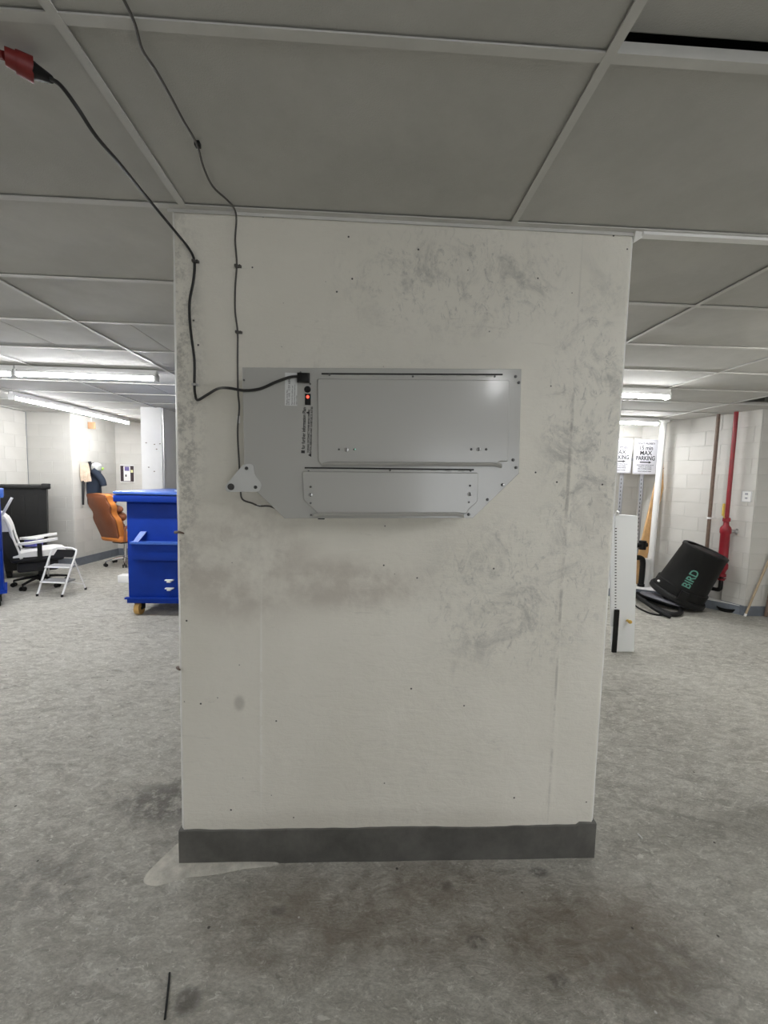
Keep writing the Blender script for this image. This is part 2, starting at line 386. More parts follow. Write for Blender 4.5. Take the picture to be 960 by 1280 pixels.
# ceiling: every tile a piece, every tee bar a piece
XC = lambda k: -.6895 + 1.22 * k
YR = lambda k: .9887 + .61 * k
bm = B(); box(bm, (-5.95, -7.1, 2.98), (6.6, 8.4, 3.08))
ceiling = struct('ceiling', bm, MSLAB)
_tile = {}
def tile(x0, x1, y0, y1, tilt=0):
    x0 += .003; x1 -= .003; y0 += .003; y1 -= .003
    key = (round(x1 - x0, 3), round(y1 - y0, 3))
    if key not in _tile:
        b = B(); sx_, sy_ = key[0] / 2, key[1] / 2
        loft(b, [[(-sx_, -sy_, .016), (sx_, -sy_, .016), (sx_, sy_, .016), (-sx_, sy_, .016)], [(-sx_, -sy_, .002), (sx_, -sy_, .002), (sx_, sy_, .002), (-sx_, sy_, .002)], [(-sx_ + .004, -sy_ + .004, 0), (sx_ - .004, -sy_ + .004, 0), (sx_ - .004, sy_ - .004, 0), (-sx_ + .004, sy_ - .004, 0)]])
        o = link('ceiling_tile', b, MT, ceiling, 0); _tile[key] = o
    else:
        o = _tile[key].copy(); COL.objects.link(o)
    o.location = ((x0 + x1) / 2, (y0 + y1) / 2, H + .006 + random.uniform(0, .002)); o.rotation_euler = (tilt, 0, 0)
    if tilt: o.location.z += .026
    return o
XMIN, XMAX, YMIN, YMAX = -5.7, 6.4, -6.9, 8.25
xe = [XMIN] + [XC(k) for k in range(-4, 6)] + [XMAX]
ye = [YMIN] + [YR(k) for k in range(-12, 12)] + [YMAX]
for i in range(len(xe) - 1):
    for j in range(len(ye) - 1):
        a, b_, c_, d_ = xe[i], xe[i + 1], ye[j], ye[j + 1]
        if abs(a - XC(4)) < .01 and abs(c_ - YR(5)) < .01: continue           # the missing tile
        if abs(a - XC(0)) < .01 and abs(c_ - YR(1)) < .01: continue           # pillar stands here
        if abs(a - XC(1)) < .01 and abs(c_ - YR(1)) < .01: tile(PXR + .002, b_, c_, d_); continue
        if abs(a - XC(-1)) < .01 and abs(c_ - YR(1)) < .01: tile(a, PXL - .002, c_, d_); continue
        t = .06 if (abs(a - XC(1)) < .01 and abs(c_ - YR(-1)) < .01) else 0
        cuts = [a, b_]
        if d_ > YR(3) + .1 and abs(a - XC(-1)) < .01: cuts = [a, -1.585, b_]
        if d_ > YR(3) + .1 and abs(a - XC(-2)) < .01: cuts = [a, -2.44, b_]
        for u0, u1 in zip(cuts, cuts[1:]): tile(u0, u1, c_, d_, t)
def tee(p0, p1, wd=.024):
    b = B(); p0, p1 = V(p0), V(p1); bar(b, p0, p1, wd, .004) if abs(p0.x - p1.x) < 1e-4 or True else None
    bar(b, p0 + V((0, 0, .018)), p1 + V((0, 0, .018)), .002, .034) 
    return link('tee_bar', b, MTEE, ceiling, 0)
for j in range(-12, 12):
    y = YR(j)
    if j == 1:
        tee((XMIN, y, H), (XMAX, y, H)) if y < PY - .013 else None
    elif j == 2 and y < PY + PD:
        tee((XMIN, y, H), (PXL - .002, y, H)); tee((PXR + .002, y, H), (XMAX, y, H))
    else: tee((XMIN, y, H), (XMAX, y, H))
for k in range(-4, 6):
    x = XC(k)
    if PXL < x < PXR: tee((x, YMIN, H - .001), (x, YR(1) - .0, H - .001)); tee((x, PY + PD + .01, H - .001), (x, YMAX, H - .001))
    else: tee((x, YMIN, H - .001), (x, YMAX, H - .001))
# trims where the ceiling meets the pillar
bm = B(); box(bm, (PXL - .01, PY - .006, H - .013), (PXR + .01, PY - .003, H)); struct('trim_1', bm, MTEE)
bm = B(); prism(bm, [(PXR - .012, PY - .02, H - .003), (PXR + .045, PY - .012, H - .003), (PXR + .002, PY + .01, H - .028)], (0, .012, 0)); struct('trim_2', bm, MWP)
bm = B(); box(bm, (PXR + .02, PY - .018, H - .012), (XMAX - .3, PY + .012, H - .002)); struct('trim_3', bm, MWP)

# block walls: backing, then each block a piece
_blk = {}
def block_wall(name, p0, p1, z0=0, z1=3.0, nrm=None, zb=0, off=0, vis=None, m_=None, backs=.12):
    """p0->p1 seen from the room; room is on the left of p0->p1 when nrm is None"""
    p0, p1 = V((*p0, 0)), V((*p1, 0)); d = (p1 - p0).normalized(); nn = V((nrm[0], nrm[1], 0)).normalized()
    L = (p1 - p0).length
    b = B(); prism(b, [p0 + V((0, 0, z0)), p1 + V((0, 0, z0)), p1 + V((0, 0, z1)), p0 + V((0, 0, z1))], -nn * backs)
    wl = struct(name, b, MJ)
    if vis is None: return wl
    s0, s1 = vis; BW, BH = .40, .20; cnt = 0
    zt = 0
    for r in range(13):
        za = BH * r; zc = min(BH * (r + 1), H + .002)
        if zc - za < .05: continue
        s = s0 - (off + (BW / 2 if r % 2 else 0)) % BW
        while s < s1 - .02:
            a, e = max(s, s0), min(s + BW, s1); s += BW
            if e - a < .04: continue
            key = (name, round(e - a, 3), round(zc - za, 3))
            if key not in _blk:
                w2, h2 = (e - a) / 2 - .002, (zc - za) / 2 - .002; bb = B()
                loft(bb, [[p.x * d + V((0, 0, p.y)) + nn * q for p in (V((-w2 + k, -h2 + k)), V((w2 - k, -h2 + k)), V((w2 - k, h2 - k)), V((-w2 + k, h2 - k)))] for q, k in ((0, 0), (.002, 0), (.0038, .0035))])
                o = link('block', bb, MB_, wl, 0); _blk[key] = o
            else: o = _blk[key].copy(); COL.objects.link(o)
            o.location = p0 + d * ((a + e) / 2) + V((0, 0, (za + zc) / 2)) + nn * random.uniform(-.0006, .0008); cnt += 1
    return wl
block_wall('wall_left', (-5.70, -7), (-5.70, 7.13), nrm=(1, 0), vis=(12.7, 14.13))
block_wall('wall_left_back', (-5.70, 7.14), (-4.99, 7.14), nrm=(0, -1), vis=(0, .71), backs=1.2)
block_wall('wall_left_recess', (-4.985, 7.14), (-4.895, 8.2), nrm=(1, -.085), vis=(0, 1.06), backs=.3)
block_wall('wall_back', (-4.9, 8.2), (1.3, 8.2), nrm=(0, -1), vis=(0, 3.6), off=.1)
block_wall('wall_back_side', (1.3, 8.2), (1.3, 6.45), nrm=(-1, 0), vis=None)
block_wall('wall_back_right', (1.3, 6.45), (4.47, 6.45), nrm=(0, -1), vis=(0, 3.17))
D_ = V((4.86 - 4.42, 4.9 - 6.3)).normalized(); NR = V((-1, 0)) ; NR = V((D_.y, -D_.x)) if V((D_.y, -D_.x)).x < 0 else V((-D_.y, D_.x))
q0 = V((4.42, 6.3)) - NR * .03 - D_ * .2; q1 = V((4.86, 4.9)) - NR * .06
block_wall('wall_right', q0, q1, nrm=NR, vis=(0, (q1 - q0).length - .3), backs=.3)
r0 = V((4.86, 4.9)) - D_ * .27; r1 = V((4.86, 4.9))
block_wall('wall_right_pier', r0, r1, nrm=NR, vis=(0, .27), backs=.4)
block_wall('wall_right_return', (4.865, 4.9), (6.4, 4.9), nrm=(0, -1), vis=(0, .8), backs=.3)
block_wall('wall_right_side', (6.4, 4.9), (6.4, -7), nrm=(-1, 0), vis=None)
bm = B(); box(bm, (-5.8, -7.12, 0), (1.3, -7, 3.0)); box(bm, (4.0, -7.12, 0), (6.5, -7, 3.0)); box(bm, (1.3, -7.12, 2.45), (4.0, -7, 3.0)); struct('wall_front', bm, MW)
# base bands
def band(name, p0, p1, nn, h=.13, t=.012, m_=MBASE2):
    p0, p1 = V((*p0, 0)), V((*p1, 0)); nn = V((*nn, 0)); b = B()
    prism(b, [p0, p1, p1 + V((0, 0, h)), p0 + V((0, 0, h))], nn * t); return struct(name, b, m_)
band('baseboard_recess', (-4.978, 7.14), (-4.888, 8.19), (1, 0), .14, .014)
band('baseboard_back', (-4.87, 8.193), (-3.0, 8.193), (0, -1), .14, .014)
band('baseboard_left_back', (-5.68, 7.133), (-4.97, 7.133), (0, -1), .14, .014)
band('baseboard_pier', r0 + NR * .004, r1 + NR * .004 + V((0, -.02)), NR, .125, .014)
band('baseboard_return', (4.85, 4.893), (6.38, 4.893), (0, -1), .125, .014)
# low ledge along the foot of the right wall: grey painted front, bare white top
LP = [(4.845, 4.90), (4.77, 5.03), (4.40, 5.45), (4.0, 5.70), (2.9, 5.75), (2.9, 6.44), (4.44, 6.44), (4.75, 5.2)]
bm = B(); prism(bm, [(x, y, 0) for x, y in LP], (0, 0, .112)); struct('ledge', bm, MBASE2)
bm = B(); prism(bm, [(x, y, .1125) for x, y in LP], (0, 0, .008)); struct('ledge_top', bm, MW)

# white column at the left, chips in its paint
bm = B(); box(bm, (-3.357, 6.245, 0), (-3.05, 6.95, 2.97), bevel=.008); colm = struct('column', bm, MW, 30)
bm = B(); cyl(bm, (-3.035, 6.262, .0), (-3.035, 6.262, 2.59), .014); cyl(bm, (-3.035, 6.262, 1.1), (-3.035, 6.262, 1.13), .019); cd = link('conduit', bm, MSTEEL); tag(cd, 'thin steel conduit up the right edge of the white column', 'conduit')
for (x, z) in [(-3.28, 2.08), (-3.16, 2.06), (-3.08, 2.07), (-3.13, 1.99), (-3.25, 1.72), (-3.17, 1.66)]:
    b = B(); ell(b, (x, 6.243, z), .012, .004, .007, u=8, v=6); link('paint_chip', b, MBRN, colm)
# unseen block added right of the picture to throw the shadow across the floor
bm = B(); box(bm, (2.22, 1.28, 0), (3.98, 1.90, H), bevel=.012); struct('shadow_block', bm, MP)

# sprinkler pipe in the open ceiling bay
bm = B(); tube(bm, [(3.6, 4.42, 2.80), (6.3, 4.30, 2.80)], .03, 12, 1); cyl(bm, (4.95, 4.36, 2.70), (4.95, 4.36, 2.80), .02); cyl(bm, (4.95, 4.36, 2.68), (4.95, 4.36, 2.70), .035)
tag(link('sprinkler_pipe', bm, MREDP), 'dark red sprinkler pipe above the missing ceiling tile', 'pipe')

# ---------------------------------------------------------------- fluorescent lights
def batten(p0, p1, label):
    p0, p1 = V(p0), V(p1); L = (p1 - p0).length; mid = (p0 + p1) / 2; ang = math.atan2((p1 - p0).y, (p1 - p0).x)
    t = thing('batten_light', label, 'light', (mid.x, mid.y, mid.z), ang, 'fluorescent battens')
    b = B(); box(b, (-L / 2, -.024, .010), (L / 2, .024, .066), bevel=.004); box(b, (-L / 2, -.042, .004), (L / 2, .042, .011)); link('housing', b, MHOUS, t)
    b = B(); n = 16
    pr = [(.030 * math.cos(math.radians(-6 + 192 * k / (n - 1))), -.026 * math.sin(math.radians(-6 + 192 * k / (n - 1)))) for k in range(n)]
    loft(b, [[(x, a, c) for a, c in pr] for x in (-L / 2 + .02, L / 2 - .02)]); link('diffuser', b, MLT, t)
    for s in (-1, 1):
        b = B(); box(b, (s * (L / 2) - (.02 if s > 0 else 0), -.037, -.035), (s * (L / 2) + (0 if s > 0 else .02), .037, .033), bevel=.004); link('end_cap', b, MHOUS, t)
    return t
ZL = 2.528
batten((3.35, -.35, ZL), (3.35, .87, ZL), 'unseen lit tube light on the near side of the pillar, right of the picture')  # unseen, placed for the grey unit's shadow and the pillar's brighter right side
batten((1.04, -.50, ZL), (1.24, -1.12, ZL), 'short unseen lit tube light overhead behind the camera')  # unseen, placed to mirror as the highlight on the grey unit
batten((3.35, -2.2, ZL), (3.35, -.98, ZL), 'added unseen lit tube light right of the camera, farther back')  # unseen, added for more light from the right
batten((-4.86, 1.2, ZL), (-3.64, 1.2, ZL), 'added lit tube light out of frame, farther left')  # unseen, added to brighten the left floor and ceiling
batten((-3.6, 1.2, ZL), (-2.38, 1.2, ZL), 'added lit tube light out of frame on the left')  # unseen too, added to lift the near left side
batten((2.95, 2.06, ZL), (4.17, 2.06, ZL), 'added lit tube light out of frame beyond the shadow-casting block')  # unseen, added to set the shadow edge on the right floor
batten((-3.28, 4.03, ZL), (-2.00, 4.03, ZL), 'lit ceiling tube light over the blue dumpster, ending at the pillar')
batten((-4.56, 4.04, ZL), (-3.30, 4.04, ZL), 'lit ceiling tube light cut off by the left picture edge')
batten((-4.40, 5.30, ZL), (-4.28, 7.55, ZL), 'long lit tube light running back towards the jacket wall')
batten((1.78, 4.06, ZL), (3.02, 4.06, ZL), 'nearer lit tube light just right of the pillar')
batten((2.95, 5.78, ZL), (4.17, 5.78, ZL), 'farther lit tube light above the parking signs')

# ---------------------------------------------------------------- the wall-mounted grey unit
YF = 1.462          # its front plate
def dv(px, py, o=0): return on_y(px, py, YF - o)
unit = thing('air_unit', 'flat grey enamelled metal unit with clipped lower corners mounted on the pillar', 'air purifier', (.06, YF + .05, 1.47))
def U(name, bm, m_, smooth=30, label=None): return wparent(link(name, bm, m_, smooth=smooth, label=label), unit)
OUT = [(303, 459.5), (651.5, 461.5), (648.5, 592), (591, 647.5), (356, 648), (306, 600)]
bm = B(); P = [dv(*p) for p in OUT]; prism(bm, [V((p.x, YF + .002, p.z)) for p in P], (0, PY - YF - .012, 0))
U('body', bm, MDEV, 20)
bm = B(); ce = sum((V((p.x, 0, p.z)) for p in P), V()) / 6
loft(bm, [[(p.x, YF + .002, p.z) for p in P], [(p.x, YF - .0015, p.z) for p in P], [((p.x - ce.x) * .9965 + ce.x, YF - .003, (p.z - ce.z) * .993 + ce.z) for p in P]]); U('front_plate', bm, MDEV, 20)
def raised(pts, h, k=.006, r=.006, base=.002):
    Q = [dv(*p) for p in pts]; R2 = rounded([V((p.x, p.z)) for p in Q], r, 3); c0 = sum(R2, V((0, 0))) / len(R2)
    b = B(); rings = []
    for dy, ins in ((base, 0), (base + h * .5, 0), (base + h, k * .5), (base + h, k * 1.2)):
        ring = []
        for i, p in enumerate(R2):
            v = (p - c0); s = max(0, 1 - ins / max(.02, abs(v.x))), max(0, 1 - ins / max(.02, abs(v.y)))
            ring.append((c0.x + v.x * s[0], YF - dy, c0.y + v.y * s[1]))
        rings.append(ring)
    loft(b, rings); return b
def strip(p0, p1, wd, out0, out1, m_, name):
    a, c2 = dv(*p0), dv(*p1); b = B(); a = V((a.x, YF - out0, a.z)); c2 = V((c2.x, YF - out0, c2.z)); bar(b, a + V((0, (out0 - out1) / 2, 0)), c2 + V((0, (out0 - out1) / 2, 0)), abs(out1 - out0), wd) ; return U(name, b, m_, 0)
# upper hinged door: shallow pressed panel with a rolled lower lip
U('upper_door', raised([(397, 474), (636, 476), (634, 577), (624, 577), (619, 581), (409, 579), (403, 582.5), (398, 577)], .010), MDEV, 35)
def lip(pts, name):
    b = B(); A = [dv(*p) for p in pts]
    prof = [(0, .004), (.012, .004), (.019, -.001), (.014, -.008), (0, -.010)]
    n = len(A); rings = []
    for i, p in enumerate(A):
        s = (0 if i in (0, n - 1) else 1); rings.append([(p.x, YF - .007 - a * (.35 + .65 * s), p.z + c2) for a, c2 in prof])
    loft(b, rings); U(name, b, MDEV, 60)
lip([(403, 580.5), (411, 578.5), (617, 579.5), (626, 581.5)], 'door_lip')
strip((402, 467.5), (628, 468.5), .0055, .0, .004, MDARK, 'hinge')
U('lower_door', raised([(378, 589), (597, 591), (596, 627), (585, 637), (583, 642), (575, 641), (397, 641.5), (380, 625)], .010), MDEV, 35)
lip([(392, 643.5), (400, 641.5), (571, 641.5), (579, 643.5)], 'door_lip')
strip((381, 584.8), (592, 587.2), .0055, .0, .004, MDARK, 'hinge')
# hinge knuckles
b = B()
for (x0, y0, x1, y1) in ((404, 469.2, 626, 470.2), (383, 586.3, 590, 588.8)):
    for k in range(24):
        if k % 2: continue
        a = dv(x0 + (x1 - x0) * k / 24, y0 + (y1 - y0) * k / 24, .003); c2 = dv(x0 + (x1 - x0) * (k + .9) / 24, y0 + (y1 - y0) * (k + .9) / 24, .003); cyl(b, a, c2, .0022, seg=8)
o = U('hinge_knuckles', b, MDEV); o['kind'] = 'stuff'
def screw(px, py, r=.0055, m_=MSCREW, out=.003, slot=False, name='screw', h=.005):
    p = dv(px, py); b = B(); cyl(b, (p.x, YF - out + .004, p.z), (p.x, YF - out - h * .5, p.z), r, seg=14); ell(b, (p.x, YF - out - h * .5, p.z), r, h * .6, r, u=12, v=8)
    o = U(name, b, m_)
    if slot:
        b = B(); box(b, (p.x - .0012, YF - out - h * 1.3, p.z - r * .85), (p.x + .0012, YF - out - h * .9, p.z + r * .85)); U('slot', b, MDARK, 0)
    return o
for p in ((644, 471), (648, 478.5), (641, 575), (644.5, 584.5), (627.5, 606), (609, 624.5), (585.5, 643)): screw(*p)
for p in ((305.5, 475.5), (376, 466), (388, 480), (412, 469), (516, 471), (618, 471), (386, 589), (487.5, 588), (588, 588.5), (389, 643.5)): screw(*p, r=.0036)
for p, s in (((424, 562), .0028), ((443, 562), .0028), ((588, 562), .0035), ((606.5, 562), .0035), ((389, 608.5), .003), ((389, 628.5), .003), ((586.5, 607), .003), ((585, 627.5), .003)): screw(*p, r=s * 1.2, out=.012)
for p in ((433.5, 562.5), (597, 562), (389, 618.5), (586, 617.5)): screw(*p, r=.0072, out=.012, slot=True, name='quarter_turn_lock', m_=MSTEEL)
MGRN = mat('green_led', (.1, .6, .4), .4, emit=(.35, 1, .75), estr=1.5)
p = dv(443.5, 562, .0); b = B(); ell(b, (p.x, YF - .0150, p.z), .0028, .0018, .0024, u=10, v=6); U('indicator', b, MGRN)
# power inlet, plug, fuse, rocker
p = dv(379.5, 472.5); b = B(); box(b, (p.x - .022, YF - .006, p.z - .017), (p.x + .022, YF - .001, p.z + .017), bevel=.002); U('power_inlet', b, MBLK)
p = dv(384.5, 487); b = B(); cyl(b, (p.x, YF - .001, p.z), (p.x, YF - .014, p.z), .0095, .0085, seg=20); cyl(b, (p.x, YF - .001, p.z), (p.x, YF - .004, p.z), .0115, seg=20); U('fuse_holder', b, MBLK)
p = dv(385, 499.5); b = B(); box(b, (p.x - .010, YF - .007, p.z - .0195), (p.x + .010, YF - .001, p.z + .0195), bevel=.002); sw_ = U('rocker_switch', b, MBLK)
MGLOW = mat('red_lamp', (.5, .03, .02), .3, emit=(1, .10, .06), estr=1.6)
b = B(); ell(b, (p.x + .000, YF - .0075, p.z + .008), .0052, .0022, .0058, u=12, v=8); o = U('rocker_lamp', b, MGLOW)
# printed label and warning lines (turned a quarter, reading upwards)
a, c2 = dv(356.5, 466), dv(371.5, 507.5); b = B(); box(b, (a.x, YF - .0035, c2.z), (c2.x, YF - .0028, a.z)); U('rating_label', b, MLAB, 0)
UPZ = V((.018, 0, 1)); RGX = V((1, 0, -.018))
for px, s, sz in ((358.8, 'Model  Serial No.', .0075), (361.5, 'UV-C unit  115V 60Hz', .010), (365, 'Approved for indoor use', .0065), (368, 'Disconnect before service', .0065), (370.5, 'Made to order', .0055)):
    q = dv(px + .8, 506.5); text(unit, s, (q.x, YF - .0037, q.z), UPZ, -RGX, sz, MINK, align='LEFT', depth=.0002)
q = dv(381, 567); text(unit, '\u25a0 for further information Plan', (q.x, YF - .0032, q.z), UPZ, -RGX, .0165, MINK, align='LEFT', depth=.0002, bold=.0004, sx=.78)
for px, y0 in ((386.2, 566), (389.3, 571)):
    q = dv(px, y0); text(unit, 'WARNING: DISCONNECT POWER BEFORE OPENING' if px < 388 else 'ATTENTION: DEBRANCHER AVANT OUVERTURE DU BOITIER', (q.x, YF - .0032, q.z), UPZ, -RGX, .0090, MINK, align='LEFT', depth=.0002, bold=.0003, sx=.70)
for px, py in ((384.5, 516), (387, 569)):
    b = B(); q = dv(px, py); prism(b, [(q.x + .006, YF - .003, q.z - .006), (q.x + .006, YF - .003, q.z + .006), (q.x - .005, YF - .003, q.z)], (0, -.0006, 0)); U('warning_symbol', b, MINK, 0)
# mounting bracket at the lower left
bm = B(); A = rounded([V((q.x, q.z)) for q in (dv(282, 608), dv(305, 580), (dv(318, 580)), dv(318, 593), dv(328, 605), dv(325, 614.5), dv(284, 615))], .016, 5)
prism(bm, [(q.x, YF - .003, q.y) for q in A], (0, -.003, 0)); bk = U('bracket', bm, MDEV2, 30)
bm = B(); q = dv(291, 609); box(bm, (q.x - .012, YF + .0, q.z - .014), (q.x + .012, PY - .003, q.z + .014)); U('bracket_post', bm, MDEV2)
for x_, y_, r_ in ((289.5, 608.5, .0095), (308.8, 585.5, .005), (320, 609, .005)):
    q = dv(x_, y_); b = B(); cyl(b, (q.x, YF - .004, q.z), (q.x, YF - .006 - r_ * .6, q.z), r_, r_ * .85, seg=6 if r_ > .008 else 14); cyl(b, (q.x, YF - .004, q.z), (q.x, YF - .0075, q.z), r_ * 1.25, seg=16); U('bracket_bolt', b, MSCREW)
bm = B(); box(bm, (dv(397, 649).x, YF + .01, dv(397, 649.5).z), (dv(405, 649).x, YF + .03, dv(397, 646).z)); U('drain_tab', bm, MDARK, 0)

# ---------------------------------------------------------------- cords
pw = lambda px, py, o=.012: on_y(px, py, PY - o)
pc = lambda px, py, o=.012: on_z(px, py, H - o)
bm = B()
pts = [pc(38, 88, .03), pc(58, 97, .05), pc(75, 106, .07), pc(97, 135, .11), pc(120, 170, .13), pc(150, 205, .12), pc(180, 242, .07), pw(203, 270, .06), pw(222, 293, .03), pw(237, 312), pw(243, 327), pw(242, 350), pw(237, 378), pw(238, 410), pw(243, 450), pw(243, 480), pw(244, 493), pw(247, 500, .02), pw(258, 494, .04), pw(272, 486, .075), on_y(285, 485, YF - .03), on_y(305, 488, YF - .015), on_y(325, 486, YF - .010), on_y(345, 477.5, YF - .014), on_y(362, 471.5, YF - .02), on_y(374, 470.5, YF - .02)]
tube(bm, pts, .0048, 8, 6)
cord = thing('power_cord', 'black power cord drooping from red connector to the grey unit', 'cord', pts[0]); wparent(link('cable', bm, MCORD), cord)
p = on_y(379.5, 472.3, YF - .015); bm = B(); box(bm, (p.x - .019, YF - .030, p.z - .0155), (p.x + .019, YF - .0062, p.z + .0145), bevel=.003); wparent(link('plug', bm, MBLK), cord)
p0, p1 = pc(64, 99, .055), pc(40, 87, .03); bm = B(); tube(bm, [p0, (p0 + p1) / 2, p1], lambda t: .008 + .011 * t, 12, 4); wparent(link('socket', bm, MBLK), cord)
# red extension lead end it plugs into
p0, p1 = pc(42, 88, .03), pc(6, 70, .03); bm = B(); d = (p0 - p1).normalized(); tube(bm, [p0, p0 - d * .03, p1 + d * .02, p1], lambda t: .0255 - .008 * t, 14, 4)
ext = thing('extension_connector', 'red plug connector of an extension lead on the ceiling, upper left corner', 'connector', p1); wparent(link('connector_body', bm, MRED), ext)
bm = B(); tube(bm, [p1, pc(-30, 62, .02), pc(-120, 60, .02)], .009, 10, 5); wparent(link('cable', bm, MRED), ext)
# cable clips on the black cord and the thin grey cable
pts = [pc(140, -30), pc(155, 0), pc(168, 28), pc(178, 62), pc(195, 88), pc(213, 120), pc(230, 152), pc(246, 180), pc(254, 208), pc(266, 233), pc(284, 250), pc(293, 261, .01), pw(295.5, 275), pw(294, 300), pw(296, 330), pw(294, 360), pw(294, 390), pw(297, 415), pw(297, 450), pw(297.5, 490), pw(299, 510), pw(297, 540), pw(299, 580), pw(300.5, 610), pw(303, 624), pw(315, 629), pw(324, 632.5), pw(338, 633), pw(352, 640, .02)]
gc = thing('thin_cable', 'thin dark cable clipped across the ceiling and down behind the grey unit', 'cable', pts[12])
bm = B(); tube(bm, pts, .0034, 8, 5); wparent(link('cable', bm, MGC), gc)
bm = B(); box(bm, pw(299, 524, .010) - V((.007, 0, .016)), pw(299, 524, .010) + V((.004, -.004, .012))); wparent(link('tape', bm, MWP), gc)
bm = B(); box(bm, pw(322, 632, .010) - V((.004, 0, .004)), pw(325, 632, .010) + V((.004, -.004, .004))); wparent(link('tape', bm, MWP), gc)
for par, (x, y), s in ((cord, (243, 327), 1), (cord, (243, 481), 1), (gc, (296, 333), 1), (gc, (297, 415.5), 1)):
    p = pw(x, y, .006); b = B(); box(b, p + V((-.007, -.011, -.005)), p + V((.007, .005, .005)), bevel=.002); cyl(b, p + V((.012, .004, 0)), p + V((.012, -.008, 0)), .0045, seg=10); box(b, p + V((.004, -.003, -.004)), p + V((.017, .004, .004)))
    wparent(link('cable_clip', b, MGC if y != 481 else MSTEEL), par)
p = pc(247, 181, .008); b = B(); box(b, p - V((.008, .008, .006)), p + V((.008, .008, .008)), bevel=.002); wparent(link('cable_clip', b, MBLK), gc)

# small rusty stubs knocked into the pillar's left corner
for z, w_, lab in ((on_y(228, 666, PY).z, .035, 'rusty bent metal stub in the pillar corner beside the blue dumpster'), (on_y(224, 836, PY).z, .012, 'small rusty nail in the pillar corner below the rusty stub')):
    bm = B(); tube(bm, [(PXL - .006, PY + .01, z), (PXL + w_ * .4, PY - .008, z + .004), (PXL + w_, PY - .006, z - .002)], lambda t: .007 * (1 - .6 * t), 6, 4)
    tag(recentre(link('metal_stub', bm, MBRN)), lab, 'metal stub')

# litter on the floor
a, c2 = on_z(212, 1216, .004), on_z(206, 1274, .004)
bm = B(); tube(bm, [a, (a + c2) / 2 + V((.001, 0, .001)), c2], .0032, 6, 4); tag(recentre(link('black_stick', bm, MBLK)), 'thin straight black stick lying on the floor at lower left', 'stick')
a = on_z(797, 1042, .004); c2 = on_z(803, 1048, .004)
bm = B(); tube(bm, [a, (a + c2) / 2 + V((0, .002, 0)), c2], .0035, 6, 3); tag(recentre(link('paper_scrap', bm, MWP)), 'tiny white scrap on the floor right of the pillar', 'litter')

# ---------------------------------------------------------------- blue dumpster
DX0, DX1, DY0, DY1, DZ0, DZ1 = -2.68, -.85, 4.66, 5.75, .165, 1.33
dm = thing('dumpster', 'big blue steel dumpster with a flat lid and caster, half behind the pillar', 'dumpster', ((DX0 + DX1) / 2, (DY0 + DY1) / 2, 0))
def D(name, bm, m_, s=30, label=None): return wparent(link(name, bm, m_, smooth=s, label=label), dm)
bm = B(); box(bm, (DX0, DY0, DZ0), (DX1, DY1, DZ1), bevel=.01); D('body', bm, MBLUE)
bm = B(); box(bm, (DX0 - .03, DY0 - .03, DZ0 + .035), (DX1 + .03, DY0 + .01, DZ0 + .055)) ; box(bm, (DX0 - .012, DY0 - .012, DZ0 - .012), (DX1 + .012, DY1 + .012, DZ0 + .03)); D('bottom_rail', bm, MBLUE)
bm = B(); box(bm, (DX0 - .09, DY0 - .09, DZ1 - .02), (DX1 + .05, DY0 + .02, DZ1 + .055), bevel=.008); box(bm, (DX0 - .09, DY0 - .05, DZ1 - .02), (DX0 + .01, DY1 + .05, DZ1 + .055), bevel=.008); box(bm, (DX0 - .09, DY1 - .01, DZ1 - .02), (DX1 + .05, DY1 + .06, DZ1 + .055), bevel=.008); D('rim', bm, MBLUE)
bm = B(); box(bm, (DX0 - .09, DY0 - .10, DZ1 + .06), (DX1 + .05, DY1 + .06, DZ1 + .095), bevel=.015); D('lid', bm, MBLUE2)
bm = B(); box(bm, (DX0 + .5, DY0 + .05, DZ1 + .095), (DX1, DY1, DZ1 + .118), bevel=.01); D('lid_flap', bm, mat('lid_pale_reflection', (.33, .40, .55), .4))  # pale reflection on the lid top, put into this sheet's colour
bm = B(); box(bm, (-2.60, DY0 - .10, .845), (DX1, DY0 + .005, .868)); D('ledge', bm, MBLUE2)
bm = B(); prism(bm, [(-2.57, DY0 - .09, .868), (-2.51, DY0 - .09, .868), (-2.46, DY0 - .01, .975), (-2.53, DY0 - .01, .975)], (0, .012, 0)); D('gusset', bm, MBLUE2)
bm = B(); box(bm, (-2.60, DY0 - .07, .66), (DX1, DY0 + .005, .845), bevel=.004); D('fork_sleeve', bm, MBLUE)
for z in (.42, .325):
    bm = B(); box(bm, (-2.26, DY0 - .035, z), (-2.17, DY0 + .002, z + .012)); box(bm, (-2.24, DY0 - .03, z - .02), (-2.20, DY0, z)); D('latch', bm, MWP)
MWHEEL = mat('caster_tan', (.55, .33, .10), .5, noise_amt=.2)
def caster(x, y):
    c = B(); cyl(c, (x - .028, y, .075), (x + .028, y, .075), .075, seg=24); wh = D('wheel', c, MWHEEL)
    c = B(); cyl(c, (x - .032, y, .075), (x + .032, y, .075), .022, seg=12); box(c, (x - .042, y - .025, .06), (x - .034, y + .05, .16)); box(c, (x + .034, y - .025, .06), (x + .042, y + .05, .16)); box(c, (x - .045, y - .03, .145), (x + .045, y + .07, DZ0 - .01)); D('caster_fork', c, MBLK)
for x, y in ((-2.60, 4.73), (-.95, 4.73), (-2.60, 5.6), (-.95, 5.6)): caster(x, y)

# white box on the floor beyond the dumpster
bm = B(); box(bm, (-3.66, 6.1, 0), (-3.47, 6.23, .11), bevel=.004); tag(recentre(link('small_box', bm, MWP)), 'small white box on the floor left of the dumpster', 'box')

